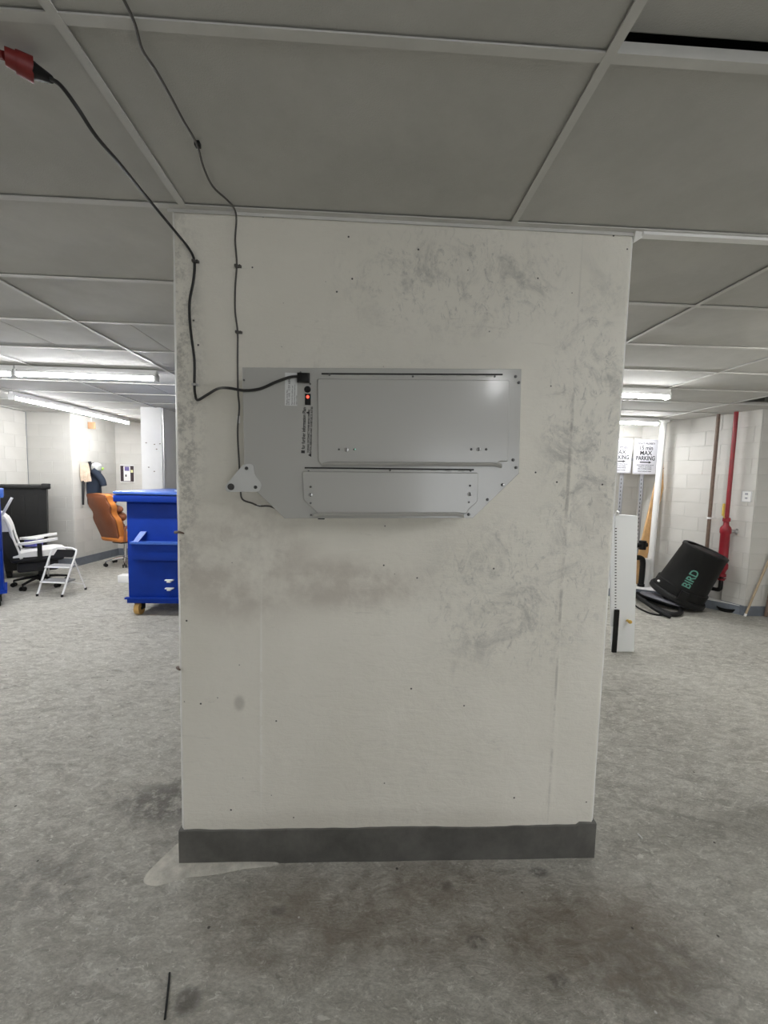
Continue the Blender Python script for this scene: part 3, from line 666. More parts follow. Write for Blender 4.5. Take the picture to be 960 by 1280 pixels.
# blue cart at the left picture edge
ct = thing('blue_cart', 'blue wheeled bin at the left picture edge beside the gaming chair', 'bin', (-4.645, 4.946, 0), math.radians(40))
def CT(name, b, m_, s=30): return link(name, b, m_, ct, s)
bm = B(); box(bm, (-.275, -.225, .19), (.275, .225, 1.30), bevel=.012); CT('body', bm, MBLUE)
bm = B(); box(bm, (-.29, -.26, 1.30), (.31, .24, 1.40), bevel=.012); CT('lid', bm, MBLUE2)
bm = B(); box(bm, (-.26, -.25, .70), (.27, -.22, .90), bevel=.01); CT('sleeve', bm, MBLUE)
bm = B(); box(bm, (-.28, -.24, .16), (.30, .23, .20)); CT('bottom_rail', bm, MBLUE)
for x, y in ((-.22, -.17), (.22, -.17), (-.22, .17), (.22, .17)):
    bm = B(); cyl(bm, (x - .02, y, .06), (x + .02, y, .06), .06, seg=16); box(bm, (x - .03, y - .02, .06), (x + .03, y + .04, .17)); CT('caster', bm, MBLK)
a, c2 = on_y(2, 645, 5.30), on_y(15, 622, 5.36)
bm = B(); dd = (c2 - a).normalized(); tube(bm, [c2 - dd * 1.0, c2], .015, 10, 1); tag(recentre(link('white_pole', bm, MWP)), 'white pole leaning between the blue bin and the gaming chair', 'pole')

# tall black wheeled bin
bb = thing('black_bin', 'tall black plastic wheeled bin behind the gaming chair', 'bin', (-5.27, 6.5, 0), math.radians(35))
def BBN(name, b, m_, s=30): return link(name, b, m_, bb, s)
bm = B(); loft(bm, [[(-hx, -hy, z), (hx, -hy, z), (hx, hy, z), (-hx, hy, z)] for hx, hy, z in ((.235, .20, .12), (.27, .235, .7), (.28, .245, 1.36))]); BBN('body', bm, MBIN)
for x in (-.15, 0, .15):
    bm = B(); loft(bm, [[(x - .02, -hy - .012, z), (x + .02, -hy - .012, z), (x + .02, -hy + .02, z), (x - .02, -hy + .02, z)] for hy, z in ((.207, .25), (.235, .7), (.244, 1.25))]); BBN('rib', bm, MBIN)
bm = B(); box(bm, (-.31, -.28, 1.36), (.31, .27, 1.41), bevel=.01); box(bm, (.22, -.29, 1.35), (.33, -.15, 1.435), bevel=.012); BBN('lid', bm, MBIN)
for x in (-.2, .2):
    bm = B(); cyl(bm, (x - .03, -.1, .075), (x + .03, -.1, .075), .075, seg=18); box(bm, (x - .04, -.12, .075), (x + .04, -.05, .14)); BBN('wheel', bm, MBLK)

# ---------------------------------------------------------------- chairs
def yawM(loc, rz): return Matrix.Translation(V(loc)) @ Matrix.Rotation(rz, 4, 'Z')
def star_base(t, m_, wm, R=.30, hub=.10, gas=.42, gm=None):
    """five-star base in the chair's own frame"""
    b = B(); cyl(b, (0, 0, .09), (0, 0, .16), .045, .04); cyl(b, (0, 0, .16), (0, 0, gas), .026, .022); link('gas_column', b, gm or m_, t)
    for k in range(5):
        a = 2 * math.pi * k / 5 + .3; d = V((math.cos(a), math.sin(a), 0)); b = B()
        tube(b, [d * .02 + V((0, 0, .13)), d * R * .55 + V((0, 0, .115)), d * R + V((0, 0, .085))], lambda q: .022 - .007 * q, 8, 3); link('base_arm', b, m_, t)
        s = V((-d.y, d.x, 0)); b = B()
        for q in (-1, 1): cyl(b, d * R + s * q * .012 + V((0, 0, .03)), d * R + s * q * .03 + V((0, 0, .03)), .03, seg=14)
        cyl(b, d * R + V((0, 0, .03)), d * R + V((0, 0, .085)), .008, seg=8); link('caster', b, wm, t)
MORG = mat('orange_leather', (.70, .24, .05), .45, noise_amt=.1, nscale=8, bump=.15, bscale=25)
MBRL = mat('brown_leather', (.26, .085, .035), .5, noise_amt=.15, nscale=6, bump=.2, bscale=25)
MCHR = mat('chrome', (.75, .75, .76), .15, 1)
oc = thing('orange_office_chair', 'orange and brown leather office chair seen from behind, beside the dumpster', 'chair', (-4.27, 7.36, 0), math.radians(64))
# own frame: +x is the way it faces, y is width
star_base(oc, MCHR, MBLK, .30)
b = B(); box(b, (-.27, -.26, .44), (.26, .26, .56), bevel=.05); link('seat', b, MORG, oc, 60)
b = B(); box(b, (-.15, -.12, .40), (.12, .12, .44), bevel=.01); tube(b, [(.0, -.1, .42), (-.05, -.26, .41), (-.05, -.30, .39)], .008, 8, 3); link('mechanism', b, MBLK, oc)
prof = [(.47, .17), (.50, .225), (.60, .245), (.70, .265), (.80, .285), (.86, .275), (.92, .235), (.98, .235), (1.04, .275), (1.10, .275), (1.15, .245), (1.24, .235), (1.265, .20), (1.275, .10)]
lean = lambda z: -.22 - (z - .47) * .30
left = smooth_pts([V((w_, z, 0)) for z, w_ in prof], 3); outl = [(-p.x, p.y) for p in left] + [(p.x, p.y) for p in reversed(left)]
def slabback(name, x0, x1, sc, m_):
    b = B(); a_ = [(lean(z) + x0, y * sc, z) for y, z in outl]; c_ = [(lean(z) + x1, y * sc, z) for y, z in outl]
    m0 = [(lean(z) + (x0 * .8 + x1 * .2), y * (sc + .03), z) for y, z in outl]; m1 = [(lean(z) + (x0 * .2 + x1 * .8), y * (sc + .03), z) for y, z in outl]
    loft(b, [a_, m0, m1, c_]); return link(name, b, m_, oc, 60)
slabback('back_shell', -.035, .0, .95, MBRL); slabback('back_cushion', .0, .09, 1.0, MORG)
b = B(); ell(b, (lean(1.17) + .17, 0, 1.18), .10, .20, .095); link('head_pillow', b, MBRL, oc)
b = B(); ell(b, (lean(.98) + .19, 0, 1.0), .11, .20, .08); ell(b, (lean(.86) + .20, 0, .87), .12, .21, .10); ell(b, (lean(.72) + .14, 0, .70), .07, .2, .09); link('padding', b, MBRL, oc)
for s in (-1, 1):
    b = B(); tube(b, [(-.20, s * .29, .46), (-.20, s * .31, .66), (-.16, s * .31, .70), (.15, s * .31, .70), (.2, s * .31, .62), (.18, s * .29, .48)], .018, 8, 4); ell(b, (0, s * .31, .72), .2, .045, .03); link('armrest', b, MBRL, oc)

MWL = mat('white_leather', (.80, .79, .76), .4, bump=.1, bscale=20)
MBF = mat('black_fabric', (.012, .012, .014), .7)
gchr = thing('gaming_chair', 'white and black gaming chair facing right beside the blue bin', 'chair', (-4.61, 5.91, 0), math.radians(37))
star_base(gchr, MBLK, MBLK, .31)
b = B(); box(b, (-.30, -.25, .38), (.27, .25, .47), bevel=.04); link('seat_base', b, MBF, gchr, 60)
b = B(); loft(b, [[(x, y, z + (.012 if abs(y) < .2 else 0)) for x, y, z in [(xx, -.26, .46), (xx, .26, .46), (xx, .25, zz), (xx, .12, zz - .02), (xx, -.12, zz - .02), (xx, -.25, zz)]] for xx, zz in ((-.27, .50), (-.1, .53), (.15, .545), (.25, .53), (.29, .49))]); link('seat_cushion', b, MWL, gchr, 60)
bp = [(-.22, .44), (-.255, .55), (-.30, .72), (-.33, .88), (-.37, .99), (-.43, 1.05)]
def bk(name, m_, ws, x0, x1, z0=0, z1=9):
    b = B(); rings = []
    P_ = smooth_pts([V((x, z, 0)) for x, z in bp], 4); n_ = len(P_)
    for i, p in enumerate(P_):
        if not z0 <= p.y <= z1: continue
        w_ = ws(i / (n_ - 1)); rings.append([(p.x + x0, -w_, p.y), (p.x + x1, -w_ * .96, p.y + .01), (p.x + x1, w_ * .96, p.y + .01), (p.x + x0, w_, p.y)])
    loft(b, rings); return link(name, b, m_, gchr, 60)
bk('back_shell', MBF, lambda t: .25 + .03 * math.sin(t * 5) - .04 * t, -.09, .03, 0, .92)
bk('head_wing', MWL, lambda t: .262 - .03 * t, -.12, .045, .80)
for sd in (-1, 1):
    b = B(); tube(b, [(x_ + .035, sd * .235, z_) for x_, z_ in bp[0:5]], .02, 8, 4); link('side_piping', b, MWL, gchr)
b = B(); box(b, (-.24, -.2, .24), (.2, .2, .38), bevel=.03); link('tilt_housing', b, MBF, gchr)
for s in (-1, 1):
    b = B(); box(b, (-.02, s * .30 - .02, .42), (.03, s * .30 + .02, .64)); link('arm_post', b, MBLK, gchr)
    b = B(); loft(b, [[(x, s * .30 + y * w_, z + (.03 if y2 else 0)) for y, y2 in ((-1, 0), (1, 0), (1, 1), (-1, 1))] for x, w_, z in ((-.22, .025, .635), (-.1, .045, .64), (.12, .05, .67), (.2, .03, .68))]); link('armrest', b, MWL, gchr)
bx = thing('blue_tub', 'small blue tub with white lid on the gaming chair seat', 'tub', (-4.78, 6.02, .545), .1)
b = B(); box(b, (-.07, -.08, 0), (.08, .08, .10), bevel=.01); link('tub', b, mat('tub_blue', (.08, .08, .33), .4), bx)
b = B(); box(b, (-.085, -.09, .10), (.09, .09, .125), bevel=.006); link('lid', b, MWP, bx)

# ---------------------------------------------------------------- folding step stool
st = thing('step_stool', 'white tubular two-step folding stool beside the gaming chair', 'step stool', (-4.05, 5.52, 0))
def S(name, b, m_, s=30): return wparent(link(name, b, m_, smooth=s), st)
fl, fr = on_z(46.5, 744, .012), on_z(77.5, 745, .012)
tl, tr = on_y(65, 687, 5.60), on_y(96, 688, 5.58)
up = V((0, 0, 1))
b = B(); k = (tl - fl).normalized(); k2 = (tr - fr).normalized()
tube(b, [fl, fl + (tl - fl) * .5, tl - k * .03, tl + k * .015 + (tr - tl) * .12, tl + k * .03 + (tr - tl) * .3, tr + k2 * .03 - (tr - tl) * .3, tr + k2 * .015 - (tr - tl) * .12, tr - k2 * .03, fr + (tr - fr) * .5, fr], .012, 10, 5); S('front_frame', b, MWP)
bl, br = on_z(60, 727, .012), on_z(107, 736, .012)
at_ = lambda a, c, t: a + (c - a) * t
for p, q in ((bl, at_(fl, tl, .80)), (br, at_(fr, tr, .80))):
    b = B(); tube(b, [p, q], .0095, 8, 1); S('rear_leg', b, MWP)
b = B(); tube(b, [at_(bl, at_(fl, tl, .8), .16), at_(br, at_(fr, tr, .8), .16)], .006, 8, 1); S('cross_bar', b, MWP)
MTREAD = mat('tread_grey', (.30, .30, .30), .7, bump=.4, bscale=120)
for t, dep in ((.27, .17), (.60, .15)):
    a, c = at_(fl, tl, t), at_(fr, tr, t); b = B()
    prism(b, [a + V((0, -.02, 0)), c + V((0, -.02, 0)), c + V((0, dep, 0)), a + V((0, dep, 0))], (0, 0, .022)); S('step', b, MTREAD)
    b = B(); tube(b, [a + V((0, -.022, .011)), c + V((0, -.022, .011))], .010, 8, 1); S('step_nosing', b, MWP)
a, c = at_(fl, tl, .84), at_(fr, tr, .84); b = B(); prism(b, [at_(a, c, .12), at_(a, c, .88), at_(a, c, .92) + V((.02, .05, .09)), at_(a, c, .14) + V((.02, .05, .09))], (0, .02, 0)); S('hand_grip', b, MBLK)
for p in (fl, fr, bl, br):
    b = B(); cyl(b, (p.x, p.y, 0), (p.x, p.y, .03), .015, seg=10); S('foot', b, MBLK)

# ---------------------------------------------------------------- things on the recess wall
MNAVY = mat('navy_cloth', (.012, .022, .042), .8, noise_amt=.3, nscale=12, bump=.3, bscale=18)
MTAN = mat('beige_cloth', (.62, .50, .38), .8, noise_amt=.3, nscale=15, bump=.3, bscale=20)
def cloth(name, m_, y0, y1, x, ztop, zbot, seed, wf, th=.05, label='', cat=''):
    b = B(); rings = []; n_ = 14
    for j in range(13):
        t = j / 12; z = ztop + (zbot - ztop) * t; c0 = (y0 + y1) / 2; hw = (y1 - y0) / 2 * wf(t); ring = []
        for i in range(n_):
            a = i / (n_ - 1); yy = c0 - hw + 2 * hw * a; ring.append((x + .012 + th * (1 - (2 * a - 1) ** 2) * (.6 + .5 * noise.noise(V((a * 5, t * 1.5, seed)))) , yy, z + .02 * noise.noise(V((a * 3, t, seed + 4)))))
        for i in range(n_ - 1, -1, -1):
            a = i / (n_ - 1); ring.append((x + .006, c0 - hw + 2 * hw * a, z))
        rings.append(ring)
    loft(b, rings); return tag(recentre(link(name, b, m_, smooth=60)), label, cat)
def rx(y): return -4.985 + (y - 7.14) * .085 + .008
def wr(px, py, o=.03):
    """point on the recess wall seen at a picture position"""
    d = RX * ((px - 480) / F_PX) + DN * ((py - 640) / F_PX) + FW
    t = (-4.985 + o - .085 * 7.14) / (d.x - .085 * d.y); return EYE + d * t
pa, pb = wr(109, 585), wr(126, 618)
jk = thing('jacket', 'dark navy jacket hanging on the white recess wall above the orange chair', 'jacket', wr(118, 620, .02))
cj = cloth('jacket_cloth', MNAVY, pa.y - .02, pb.y + .02, rx(pa.y) , wr(117, 584).z, wr(117, 630).z, 3, lambda t: .45 + .5 * min(1, t * 2.2) - .25 * max(0, t - .6), .20)
b = B(); sl = wr(119, 586, .12); tube(b, [sl + V((-.05, -.02, -.03)), sl + V((.02, .02, -.10)), sl + V((.09, .03, -.20)), sl + V((.12, .03, -.30))], lambda t: .07 - .02 * t, 12, 4); wparent(link('sleeve', b, MNAVY), jk)
for k_ in ('label', 'category'): del cj[k_]
wparent(cj, jk)
p = wr(116, 583); b = B(); tube(b, [p + V((-.03, -.02, 0)), p + V((.03, -.02, .06)), p + V((.05, .0, .04)), p + V((.02, .0, .0))], .012, 8, 4); tube(b, [wr(112, 577), wr(113, 583), wr(113, 590)], .025, 8, 3); wparent(link('collar', b, MBF), jk)
pp = wr(104.5, 590)
cloth('cloth_cap', MTAN, wr(100.5, 590).y, wr(109, 590).y, rx(pp.y), wr(104, 579).z, wr(104, 602).z, 8, lambda t: .7 + .3 * math.sin(t * 3), .14, 'crumpled beige cloth bag hanging left of the navy jacket', 'bag')
a, c = wr(104, 601, .04), wr(104, 631, .04); b = B(); tube(b, [a, (a + c) / 2, c], lambda t: .022 - .006 * t, 10, 3)
tag(recentre(link('folded_umbrella', b, MBF)), 'long thin black umbrella hanging below the beige bag', 'umbrella')
p = wr(120.5, 585, .10); hm = thing('safety_helmet', 'white and grey cap with yellow-green spot hung above the jacket', 'cap', p)
b = B(); ell(b, p, .085, .085, .085); wparent(link('crown', b, mat('helmet_grey', (.42, .44, .42), .5)), hm)
b = B(); ell(b, p + V((.0, .0, .045)), .078, .078, .05); wparent(link('top', b, MWP), hm)
b = B(); ell(b, p + V((.06, .05, -.01)), .035, .035, .03); wparent(link('sticker', b, mat('lime', (.45, .75, .10), .5)), hm)
p = on_y(114.5, 532, 7.30); hg = thing('hanging_block', 'small wooden block hanging on a string from the ceiling', 'hanging tag', p)
b = B(); box(b, p + V((-.06, -.012, -.055)), p + V((.06, .012, .06)), bevel=.004); wparent(link('wood_block', b, mat('block_wood', (.42, .24, .13), .6, noise_amt=.2)), hg)
b = B(); tube(b, [p + V((0, 0, .06)), V((p.x, p.y, H))], .005, 6, 1); wparent(link('string', b, MWP), hg)
# notice board on the back wall
a, c = on_y(150.5, 582, 8.18), on_y(167.5, 602, 8.18); nb_ = thing('notice_board', 'small dark notice board with a white flyer left of the white column', 'notice board', ((a.x + c.x) / 2, 8.18, c.z))
W_, H_ = c.x - a.x, a.z - c.z
def NBx(name, u0, u1, v0, v1, dy, m_): b = B(); box(b, (a.x + W_ * u0, 8.185 - dy, c.z + H_ * v0), (a.x + W_ * u1, 8.185 - dy + .006, c.z + H_ * v1)); wparent(link(name, b, m_, smooth=0), nb_)
NBx('frame', -.04, 1.04, -.06, 1.06, .004, MWP); NBx('board', 0, 1, 0, 1, .010, mat('board_dark', (.045, .03, .035), .6))
NBx('flyer', .25, .75, .03, .97, .014, MWP); NBx('flyer_picture', .34, .68, .68, .94, .018, mat('purple_print', (.16, .13, .32), .5)); NBx('flyer_mark', .38, .47, .30, .44, .018, MINK); NBx('yellow_tag', .80, .96, .57, .74, .018, mat('tag_yellow', (.75, .75, .40), .5))

# ---------------------------------------------------------------- right: panel leaning behind the pillar
pn = thing('steel_panel', 'pale grey steel cover panel standing on end behind the pillar right edge', 'panel', (2.5, 3.79, 0))
def PN(name, b, m_, s=30): return wparent(link(name, b, m_, smooth=s), pn)
MPAN = mat('panel_grey', (.80, .82, .83), .4)
tlp, trp, brp, blp = on_y(769, 643, 3.79), on_y(797.5, 645, 3.79), on_y(792.5, 815, 3.757), on_y(768, 815, 3.757)
b = B(); T_ = [V((blp.x, 3.757, .004)), V((brp.x, 3.757, .004)), V((trp.x, 3.79, trp.z)), V((tlp.x, 3.79, tlp.z))]; prism(b, T_, (0, .06, 0)); PN('panel_sheet', b, MPAN)
b = B(); prism(b, [T_[0] + V((-.045, .004, .25)), T_[0] + V((0, .004, .25)), T_[3] + V((0, .004, -.06)), T_[3] + V((-.045, .004, -.06))], (0, .02, 0)); PN('slotted_flange', b, MPAN)
b = B()
for i in range(34):
    t = i / 33; p = T_[0].lerp(T_[3], .20 + .70 * t) + V((.006, -.001, 0)); box(b, p + V((-.006, 0, -.006)), p + V((.010, .004, .003)))
o = PN('slots', b, MDARK, 0); o['kind'] = 'stuff'
b = B(); box(b, T_[0] + V((-.028, -.016, -.02)), T_[0] + V((.012, .004, .42))); o = PN('dark_strip', b, MBLK, 0)
p = on_y(785, 776, 3.75); b = B(); cyl(b, p + V((0, .01, 0)), p + V((0, -.02, 0)), .012, seg=12); ell(b, p + V((0, -.03, 0)), .020, .018, .018); PN('knob', b, mat('brass', (.75, .50, .12), .3, .7))
p = on_y(772, 640.5, 3.78); b = B(); ell(b, p, .016, .012, .016); box(b, p + V((-.012, -.004, -.03)), p + V((.012, .008, 0))); PN('hook', b, MSTEEL)

# ---------------------------------------------------------------- parking signs on a slotted frame
YS = 6.12
def sg(px, py): return on_y(px, py, YS)
MSIGN = mat('sign_white', (.62, .62, .66), .7)
MGAL = mat('galvanised', (.42, .43, .46), .45, .4)
fr_ = thing('sign_frame', 'galvanised slotted steel frame carrying the two parking signs', 'frame', (4.0, YS + .03, .12))
for px in (780.5, 806):
    top = sg(px, 560); b = B(); prism(b, [(top.x - .03, YS + .01, .121), (top.x + .03, YS + .01, .121), (top.x + .03, YS + .01, top.z), (top.x - .03, YS + .01, top.z)], (0, .006, 0)); box(b, (top.x + .024, YS + .01, .121), (top.x + .03, YS + .05, top.z)); wparent(link('post', b, MGAL, smooth=0), fr_)
    b = B()
    for k in range(26): z = .2 + .06 * k; box(b, (top.x - .012, YS + .008, z), (top.x - .002, YS + .011, z + .03))
    o = wparent(link('post_slots', b, MDARK, smooth=0), fr_); o['kind'] = 'stuff'
b = B(); box(b, (sg(770, 570).x, YS + .017, 2.0), (4.5, YS + .023, 2.04)); wparent(link('rail', b, MGAL, smooth=0), fr_)
def sign(x0, x1, z0, z1, label, dy):
    t = thing('parking_sign', label, 'sign', ((x0 + x1) / 2, YS - dy, z0), 0); Wd, Ht = x1 - x0, z1 - z0; cx = (x0 + x1) / 2; yf = YS - dy
    b = B(); A = rounded([V((x0, z0)), V((x1, z0)), V((x1, z1)), V((x0, z1))], .03, 4); prism(b, [(p.x, yf, p.y) for p in A], (0, .003, 0)); wparent(link('sign_plate', b, MSIGN, smooth=0), t)
    b = B(); I = rounded([V((x0 + .012, z0 + .012)), V((x1 - .012, z0 + .012)), V((x1 - .012, z1 - .012)), V((x0 + .012, z1 - .012))], .024, 4); tube(b, [(p.x, yf - .0005, p.y) for p in I], .0018, 4, 1, closed=True); wparent(link('border', b, mat('border_grey', (.3, .3, .33), .5)), t)
    R_, U_ = (1, 0, 0), (0, 0, 1)
    def T(s, v, sz, bold=.0, sx=1): text(t, s, (cx, yf - .001, z0 + Ht * v), R_, U_, sz, MINK, bold=bold * .6, sx=sx)
    T('PRIVATE PROPERTY', .855, .040, .0012, .78); T('15 min', .70, .088, .0025, .9); T('MAX', .555, .092, .0038, .95); T('PARKING', .405, .092, .0038, .78)
    b = B(); zz = z0 + Ht * .345; prism(b, [(cx - .085, yf - .001, zz - .009), (cx + .055, yf - .001, zz - .009), (cx + .055, yf - .001, zz - .020), (cx + .10, yf - .001, zz), (cx + .055, yf - .001, zz + .020), (cx + .055, yf - .001, zz + .009), (cx - .085, yf - .001, zz + .009)], (0, -.001, 0)); wparent(link('arrow', b, MINK, smooth=0), t)
    T('UNAUTHORIZED VEHICLES WILL BE', .25, .022, .0004, .75); T('TOWED AT THE OWNERS', .195, .022, .0004, .8); T('RISK AT OWNERS EXPENSE', .14, .022, .0004, .8); T('PRIVATE PARKING BY PERMIT', .07, .020, .0004, .8)
    b = B()
    for v in (.965, .035): cyl(b, (cx, yf - .004, z0 + Ht * v), (cx, yf + .0, z0 + Ht * v), .007, seg=10)
    wparent(link('bolts', b, MSTEEL), t)
ps = sg(793, 549), sg(793, 592.5)
wS = .375
sign(ps[0].x, ps[0].x + wS, ps[1].z, ps[0].z, 'white 15 min max parking sign, mostly visible, behind the white pipe', .012)
sign(ps[0].x - .035 - wS, ps[0].x - .035, ps[1].z + .01, ps[0].z, 'white parking sign cut off by the pillar, left of its twin', .016)

# ---------------------------------------------------------------- pipes and wood
pa_ = V((4.33, 5.90))
wp = thing('white_pipe', 'thick white vertical pipe in front of the parking sign', 'pipe', (4.34, 5.93, .12))
b = B(); tube(b, [(4.330, 5.93, .30), (4.365, 5.93, H)], .042, 16, 1); wparent(link('pipe_run', b, MWP), wp)
b = B(); cyl(b, (4.365, 5.93, H - .03), (4.366, 5.93, H - .001), .075, seg=20); wparent(link('ceiling_flange', b, MWP), wp)
b = B(); cyl(b, (4.325, 5.93, .12), (4.330, 5.93, .32), .048, seg=16); wparent(link('foot_sleeve', b, MWP), wp)
bp_ = thing('black_drain_pipe', 'black elbow drain pipe at the foot of the white pipe', 'pipe', (4.2, 5.9, .12))
p = on_y(806, 681, 5.83); b = B(); tube(b, [p + V((-.16, 0, -.02)), p + V((-.05, 0, 0)), p + V((.03, 0, 0))], .035, 12, 3); cyl(b, p + V((-.035, 0, -.07)), p + V((-.035, 0, .06)), .05, seg=14); wparent(link('upper_elbow', b, MBLK), bp_)
p = on_y(803, 700, 5.83); b = B(); tube(b, [p + V((-.14, 0, .03)), p + V((-.03, 0, .03)), p + V((.01, 0, -.05)), V((p.x + .005, p.y, .125))], .038, 12, 4); cyl(b, V((p.x + .005, p.y, .122)), V((p.x + .005, p.y, .16)), .048, seg=14); wparent(link('lower_elbow', b, MBLK), bp_)
ps_ = p + V((.09, .03, 0)); b = B(); cyl(b, (ps_.x, ps_.y, .122), (ps_.x, ps_.y, .52), .045, seg=14); cyl(b, (ps_.x, ps_.y, .50), (ps_.x, ps_.y, .54), .052, seg=14); o = link('white_pipe_stub', b, MWP); tag(recentre(o), 'short white pipe stub beside the black elbow', 'pipe')
a, c = on_y(831, 577, 6.10), on_y(806.5, 680, 6.0); dd = (c - a).normalized(); c = a + dd * ((a.z - .125) / -dd.z)
b = B(); bar(b, c, a, .15, .03, up=(0, -1, 0)); bmesh.ops.bevel(b, geom=b.edges[:], offset=.008, segments=1, affect='EDGES'); 
wb = thing('wooden_board', 'pale wooden board leaning in the corner behind the white pipe', 'board', c); wparent(link('board', b, MWOOD), wb)
b = B(); p = a + dd * .10 + V((0, -.018, 0)); tube(b, [p + V((-.025, -.003, -.015)), p + V((.02, -.003, .01))], .005, 6, 1); wparent(link('scratch', b, MBRN), wb)

DW = V((D_.x, D_.y, 0)); NW = V((NR.x, NR.y, 0))
# brown iron pipe
X0, Y0 = 4.655, 5.315
br_ = thing('brown_pipe', 'thin brown iron pipe running up the right wall', 'pipe', (X0, Y0, .12))
b = B(); tube(b, [(X0, Y0, .12), (X0, Y0, H + .0)], .022, 12, 1); wparent(link('pipe_run', b, MBRN), br_)
def bracket(x, y, z, par, m_=MWP, L=.14, r=.02):
    b = B(); cyl(b, (x, y, z - .012), (x, y, z + .012), r + .008, seg=14); tube(b, [V((x, y, z)), V((x, y, z)) - NW * L + DW * .0], .008, 8, 1); wparent(link('wall_bracket', b, m_), par)
bracket(X0, Y0, 1.21, br_, L=.12)
# red riser
X1, Y1 = 4.70, 5.10
rr = thing('red_riser_pipe', 'red sprinkler riser with thick lower section on the right wall', 'pipe', (X1, Y1, .25))
def RR(name, b, m_, label=None): return wparent(link(name, b, m_, label=label), rr)
b = B(); tube(b, [(X1, Y1, 1.20), (X1, Y1, H)], .024, 14, 1); RR('upper_pipe', b, MREDP)
b = B(); lathe(b, [(.030, 1.24), (.042, 1.23), (.042, 1.19), (.030, 1.18), (.032, 1.14), (.055, 1.11), (.062, 1.08), (.062, 1.04), (.052, 1.02), (.052, .64), (.062, .62), (.062, .57), (.045, .54), (.036, .50), (.05, .49), (.05, .46), (.034, .45)], Matrix.Translation((X1, Y1, 0)), 18); RR('thick_section', b, MREDP)
b = B(); cyl(b, V((X1, Y1, 1.06)), V((X1, Y1, 1.06)) - NW * .10 + DW * .08, .02, seg=12); cyl(b, V((X1, Y1, 1.06)) - NW * .08 + DW * .07, V((X1, Y1, 1.06)) - NW * .09 + DW * .09, .04, seg=14); RR('side_valve', b, MSTEEL)
b = B(); box(b, (X1 - .075, Y1 - .02, 1.26), (X1 - .05, Y1 + .0, 1.42), bevel=.004); tube(b, [(X1 - .06, Y1 - .01, 1.26), (X1 - .02, Y1 - .01, 1.21)], .006, 6, 1); RR('yellow_lever', b, mat('lever_yellow', (.65, .45, .08), .45))
for z in (1.20, .545, .42): bracket(X1, Y1, z, rr, L=.14, r=.03, m_=MREDP if z < .5 else MWP)
b = B(); el = V((X1, Y1, .27)); dirp = (V((4.60, 5.42, .27)) - el); tube(b, [V((X1, Y1, .46)), V((X1, Y1, .31)), V((X1, Y1, .285)) + dirp * .05, el + dirp * .15, el + dirp * 1.0], .026, 12, 5); RR('black_return_pipe', b, MBLK)
# switch plate
p = on_y(938, 621, 4.86); p = V((4.835, 4.98, p.z)); p = p + NW * .012
b = B(); M_ = Matrix((DW, V((0, 0, 1)), -NW)).transposed().to_4x4(); M_.translation = p
box(b, (-.055, -.07, -.006), (.055, .07, .006), M_); sp = thing('switch_plate', 'small white outlet plate on the pier right of the red riser', 'outlet plate', p); wparent(link('plate', b, MWP), sp)
b = B(); tube(b, [M_ @ V(q) for q in ((-.05, -.065, -.007), (.05, -.065, -.007), (.05, .065, -.007), (-.05, .065, -.007))], .003, 4, 1, closed=True); wparent(link('plate_rim', b, MGAL), sp)
b = B(); box(b, (-.015, .02, -.012), (.015, .045, -.005), M_); box(b, (-.012, -.03, -.012), (.012, -.01, -.005), M_); wparent(link('socket_insert', b, MGAL), sp)

# ---------------------------------------------------------------- tipped black barrel
bc = on_y(846, 737, 5.26)
ax = (on_y(879, 687, 5.09) - bc).normalized(); zz = ax; xx = V((0, 1, 0)).cross(zz).normalized(); yy = zz.cross(xx)
MBA = Matrix((xx, yy, zz)).transposed().to_4x4()
low = min((MBA @ V((.335 * math.cos(a / 10), .335 * math.sin(a / 10), -.03))).z for a in range(63))
bc.z = -low + .004; MBA.translation = bc
bl_ = thing('trash_barrel', 'black plastic barrel with green lettering tipped against the right wall', 'barrel', (bc.x, bc.y, 0))
def BL(name, b, m_, s=40, label=None): return wparent(link(name, b, m_, smooth=s, label=label), bl_)
b = B(); lathe(b, [(.30, .02), (.305, .06), (.305, .16), (.285, .17), (.255, .66), (.262, .67), (.262, .70), (.25, .71), (.215, .71), (.21, .685), (.15, .68), (.145, .70)], MBA, 40); BL('barrel_wall', b, MBLK)
b = B(); lathe(b, [(.32, -.03), (.335, -.02), (.335, .03), (.32, .05), (.30, .05)], MBA, 40); BL('rim', b, MBLK)
for k in range(2):
    a = math.radians(150 + 180 * k); b = B(); box(b, (-.045, .28, .03), (.045, .355, .16), MBA @ Matrix.Rotation(a, 4, 'Z'), ); BL('handle', b, MBLK)
# lettering wrapped on the wall of the barrel, reading from rim to foot
R0 = .282
cu = bpy.data.curves.new('t', 'FONT'); cu.body = 'BIRD'; cu.size = .125; cu.offset = .002; cu.resolution_u = 3; cu.extrude = .0
o = bpy.data.objects.new('t', cu); COL.objects.link(o); bpy.context.view_layer.update()
me = bpy.data.meshes.new_from_object(o.evaluated_get(bpy.context.evaluated_depsgraph_get())); bpy.data.objects.remove(o)
cdir = (EYE - bc); cl = MBA.to_3x3().transposed() @ cdir; A0 = math.atan2(cl.y, cl.x) + math.radians(16)
b = B(); b.from_mesh(me); bmesh.ops.subdivide_edges(b, edges=b.edges[:], cuts=2)
for v in b.verts:
    along, side = v.co.x * .95, v.co.y; a = A0 - side / .275 * -1 * -1; z_ = .20 + along; r_ = .285 - (z_ - .17) / .49 * .03 + .0025
    v.co = MBA @ V((r_ * math.cos(a), r_ * math.sin(a), z_))
BL('lettering', b, mat('letter_green', (.09, .25, .20), .7), 0)
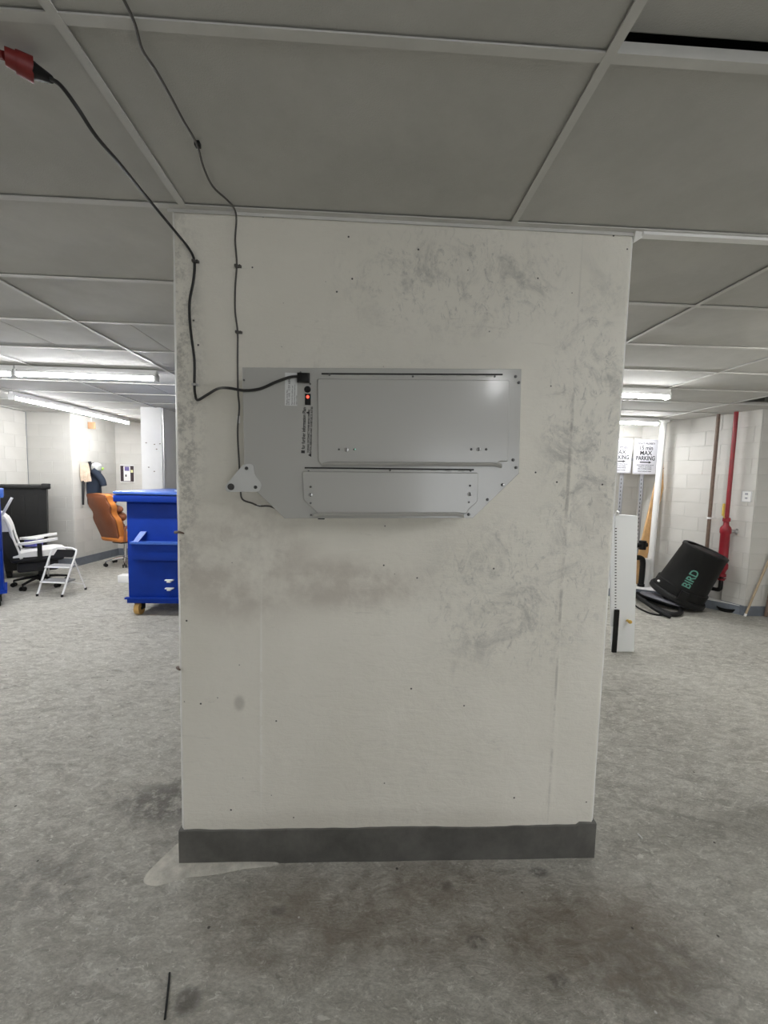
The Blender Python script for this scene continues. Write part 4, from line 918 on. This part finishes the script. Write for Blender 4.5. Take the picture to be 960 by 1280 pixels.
b = B(); a = A0 - .25; c_ = MBA @ V((.306 * math.cos(a - .95), .306 * math.sin(a - .95), .10)); ell(b, c_, .02, .02, .016, u=8, v=6); BL('sticker', b, MWP)
# grey lid under the barrel
lc = on_y(826, 744, 5.25); b = B(); ML = Matrix.Translation((4.06, 5.28, .10)) @ Matrix.Rotation(.42, 4, 'Y') @ Matrix.Rotation(-.12, 4, 'X')
ML = Matrix.Translation((bc.x - .12, bc.y + .04, .085)) @ Matrix.Rotation(.22, 4, 'Y')
lathe(b, [(.05, .02), (.22, .015), (.29, .0), (.30, -.02), (.29, -.03)], ML, 32); ld = link('barrel_lid', b, mat('lid_grey', (.13, .13, .15), .5)); tag(recentre(ld), 'grey round lid half under the tipped barrel', 'lid')
ld.location.z = .0
# hoses on the floor
def hose(pts, r, label):
    b = B(); tube(b, [on_z(x, y, h_) for x, y, h_ in pts], r, 10, 7); tag(recentre(link('hose', b, MBLK)), label, 'hose', 'black hoses in front of the barrel')
hose([(770, 724, .06), (790, 738, .05), (812, 748, .05), (838, 756, .045), (850, 761, .035), (849, 767, .03), (836, 767, .03), (815, 757, .03), (795, 745, .03)], .03, 'thick black hose looping at its right end before the barrel')
hose([(792, 742, .09), (806, 752, .085), (820, 762, .06), (838, 771, .025)], .026, 'black hose ending in a cut tip nearest the viewer')
hose([(788, 752, .012), (800, 761, .012), (818, 768, .012), (834, 768, .012)], .011, 'thin black hose under the thick ones')
hose([(826, 752, .07), (831, 747, .14), (838, 750, .08), (838, 756, .075)], .009, 'thin black wire loop above the hoses')
hp = on_z(800, 745, 0); b = B(); ell(b, (hp.x - .02, hp.y + .15, .03), .20, .13, .03); tag(recentre(link('rubber_mat', b, MBLK, smooth=60)), 'crumpled black rubber behind the hoses', 'mat')
# shallow pan
p = on_z(909, 764, 0); pn_ = thing('shallow_pan', 'low black plastic pan on the floor right of the barrel', 'pan', (p.x, p.y, 0))
b = B(); lathe(b, [(.09, .001), (.12, .04), (.125, .055), (.115, .055), (.10, .03)], Matrix.Translation((p.x, p.y, 0)) @ Matrix.Diagonal((1, .8, 1, 1)), 20); wparent(link('dish', b, MBLK), pn_)
# leaning poles
a = on_z(931, 771, .0); tp = V((5.42, 4.855, 1.75)); b = B(); tube(b, [a + V((0, 0, .012)), tp], .013, 10, 1); lp1 = thing('wooden_pole', 'pale wooden pole with a white tip leaning at the right edge', 'pole', a); wparent(link('shaft', b, MPOLE), lp1)
b = B(); d_ = (tp - a).normalized(); tube(b, [a + V((0, 0, .012)) - d_ * .004, a + V((0, 0, .012)) + d_ * .03], .0145, 10, 1); wparent(link('tip', b, MWP), lp1)
a = on_z(936, 769, .0); a = V((a.x + .02, a.y + .03, 0)); tp = V((5.52, 4.855, 1.55)); b = B(); tube(b, [a + V((0, 0, .016)), tp], .017, 10, 1); tag(recentre(link('wooden_pole', b, MPOLE)), 'second pale wooden pole leaning just behind the white-tipped one', 'pole')
a = on_z(957, 772, .0); b = B(); tube(b, [a + V((0, .0, .012)), V((a.x + .12, 4.84, 1.2))], .02, 10, 1); tag(recentre(link('dark_pole', b, MBRN)), 'dark brown pole standing at the right picture edge', 'pole')
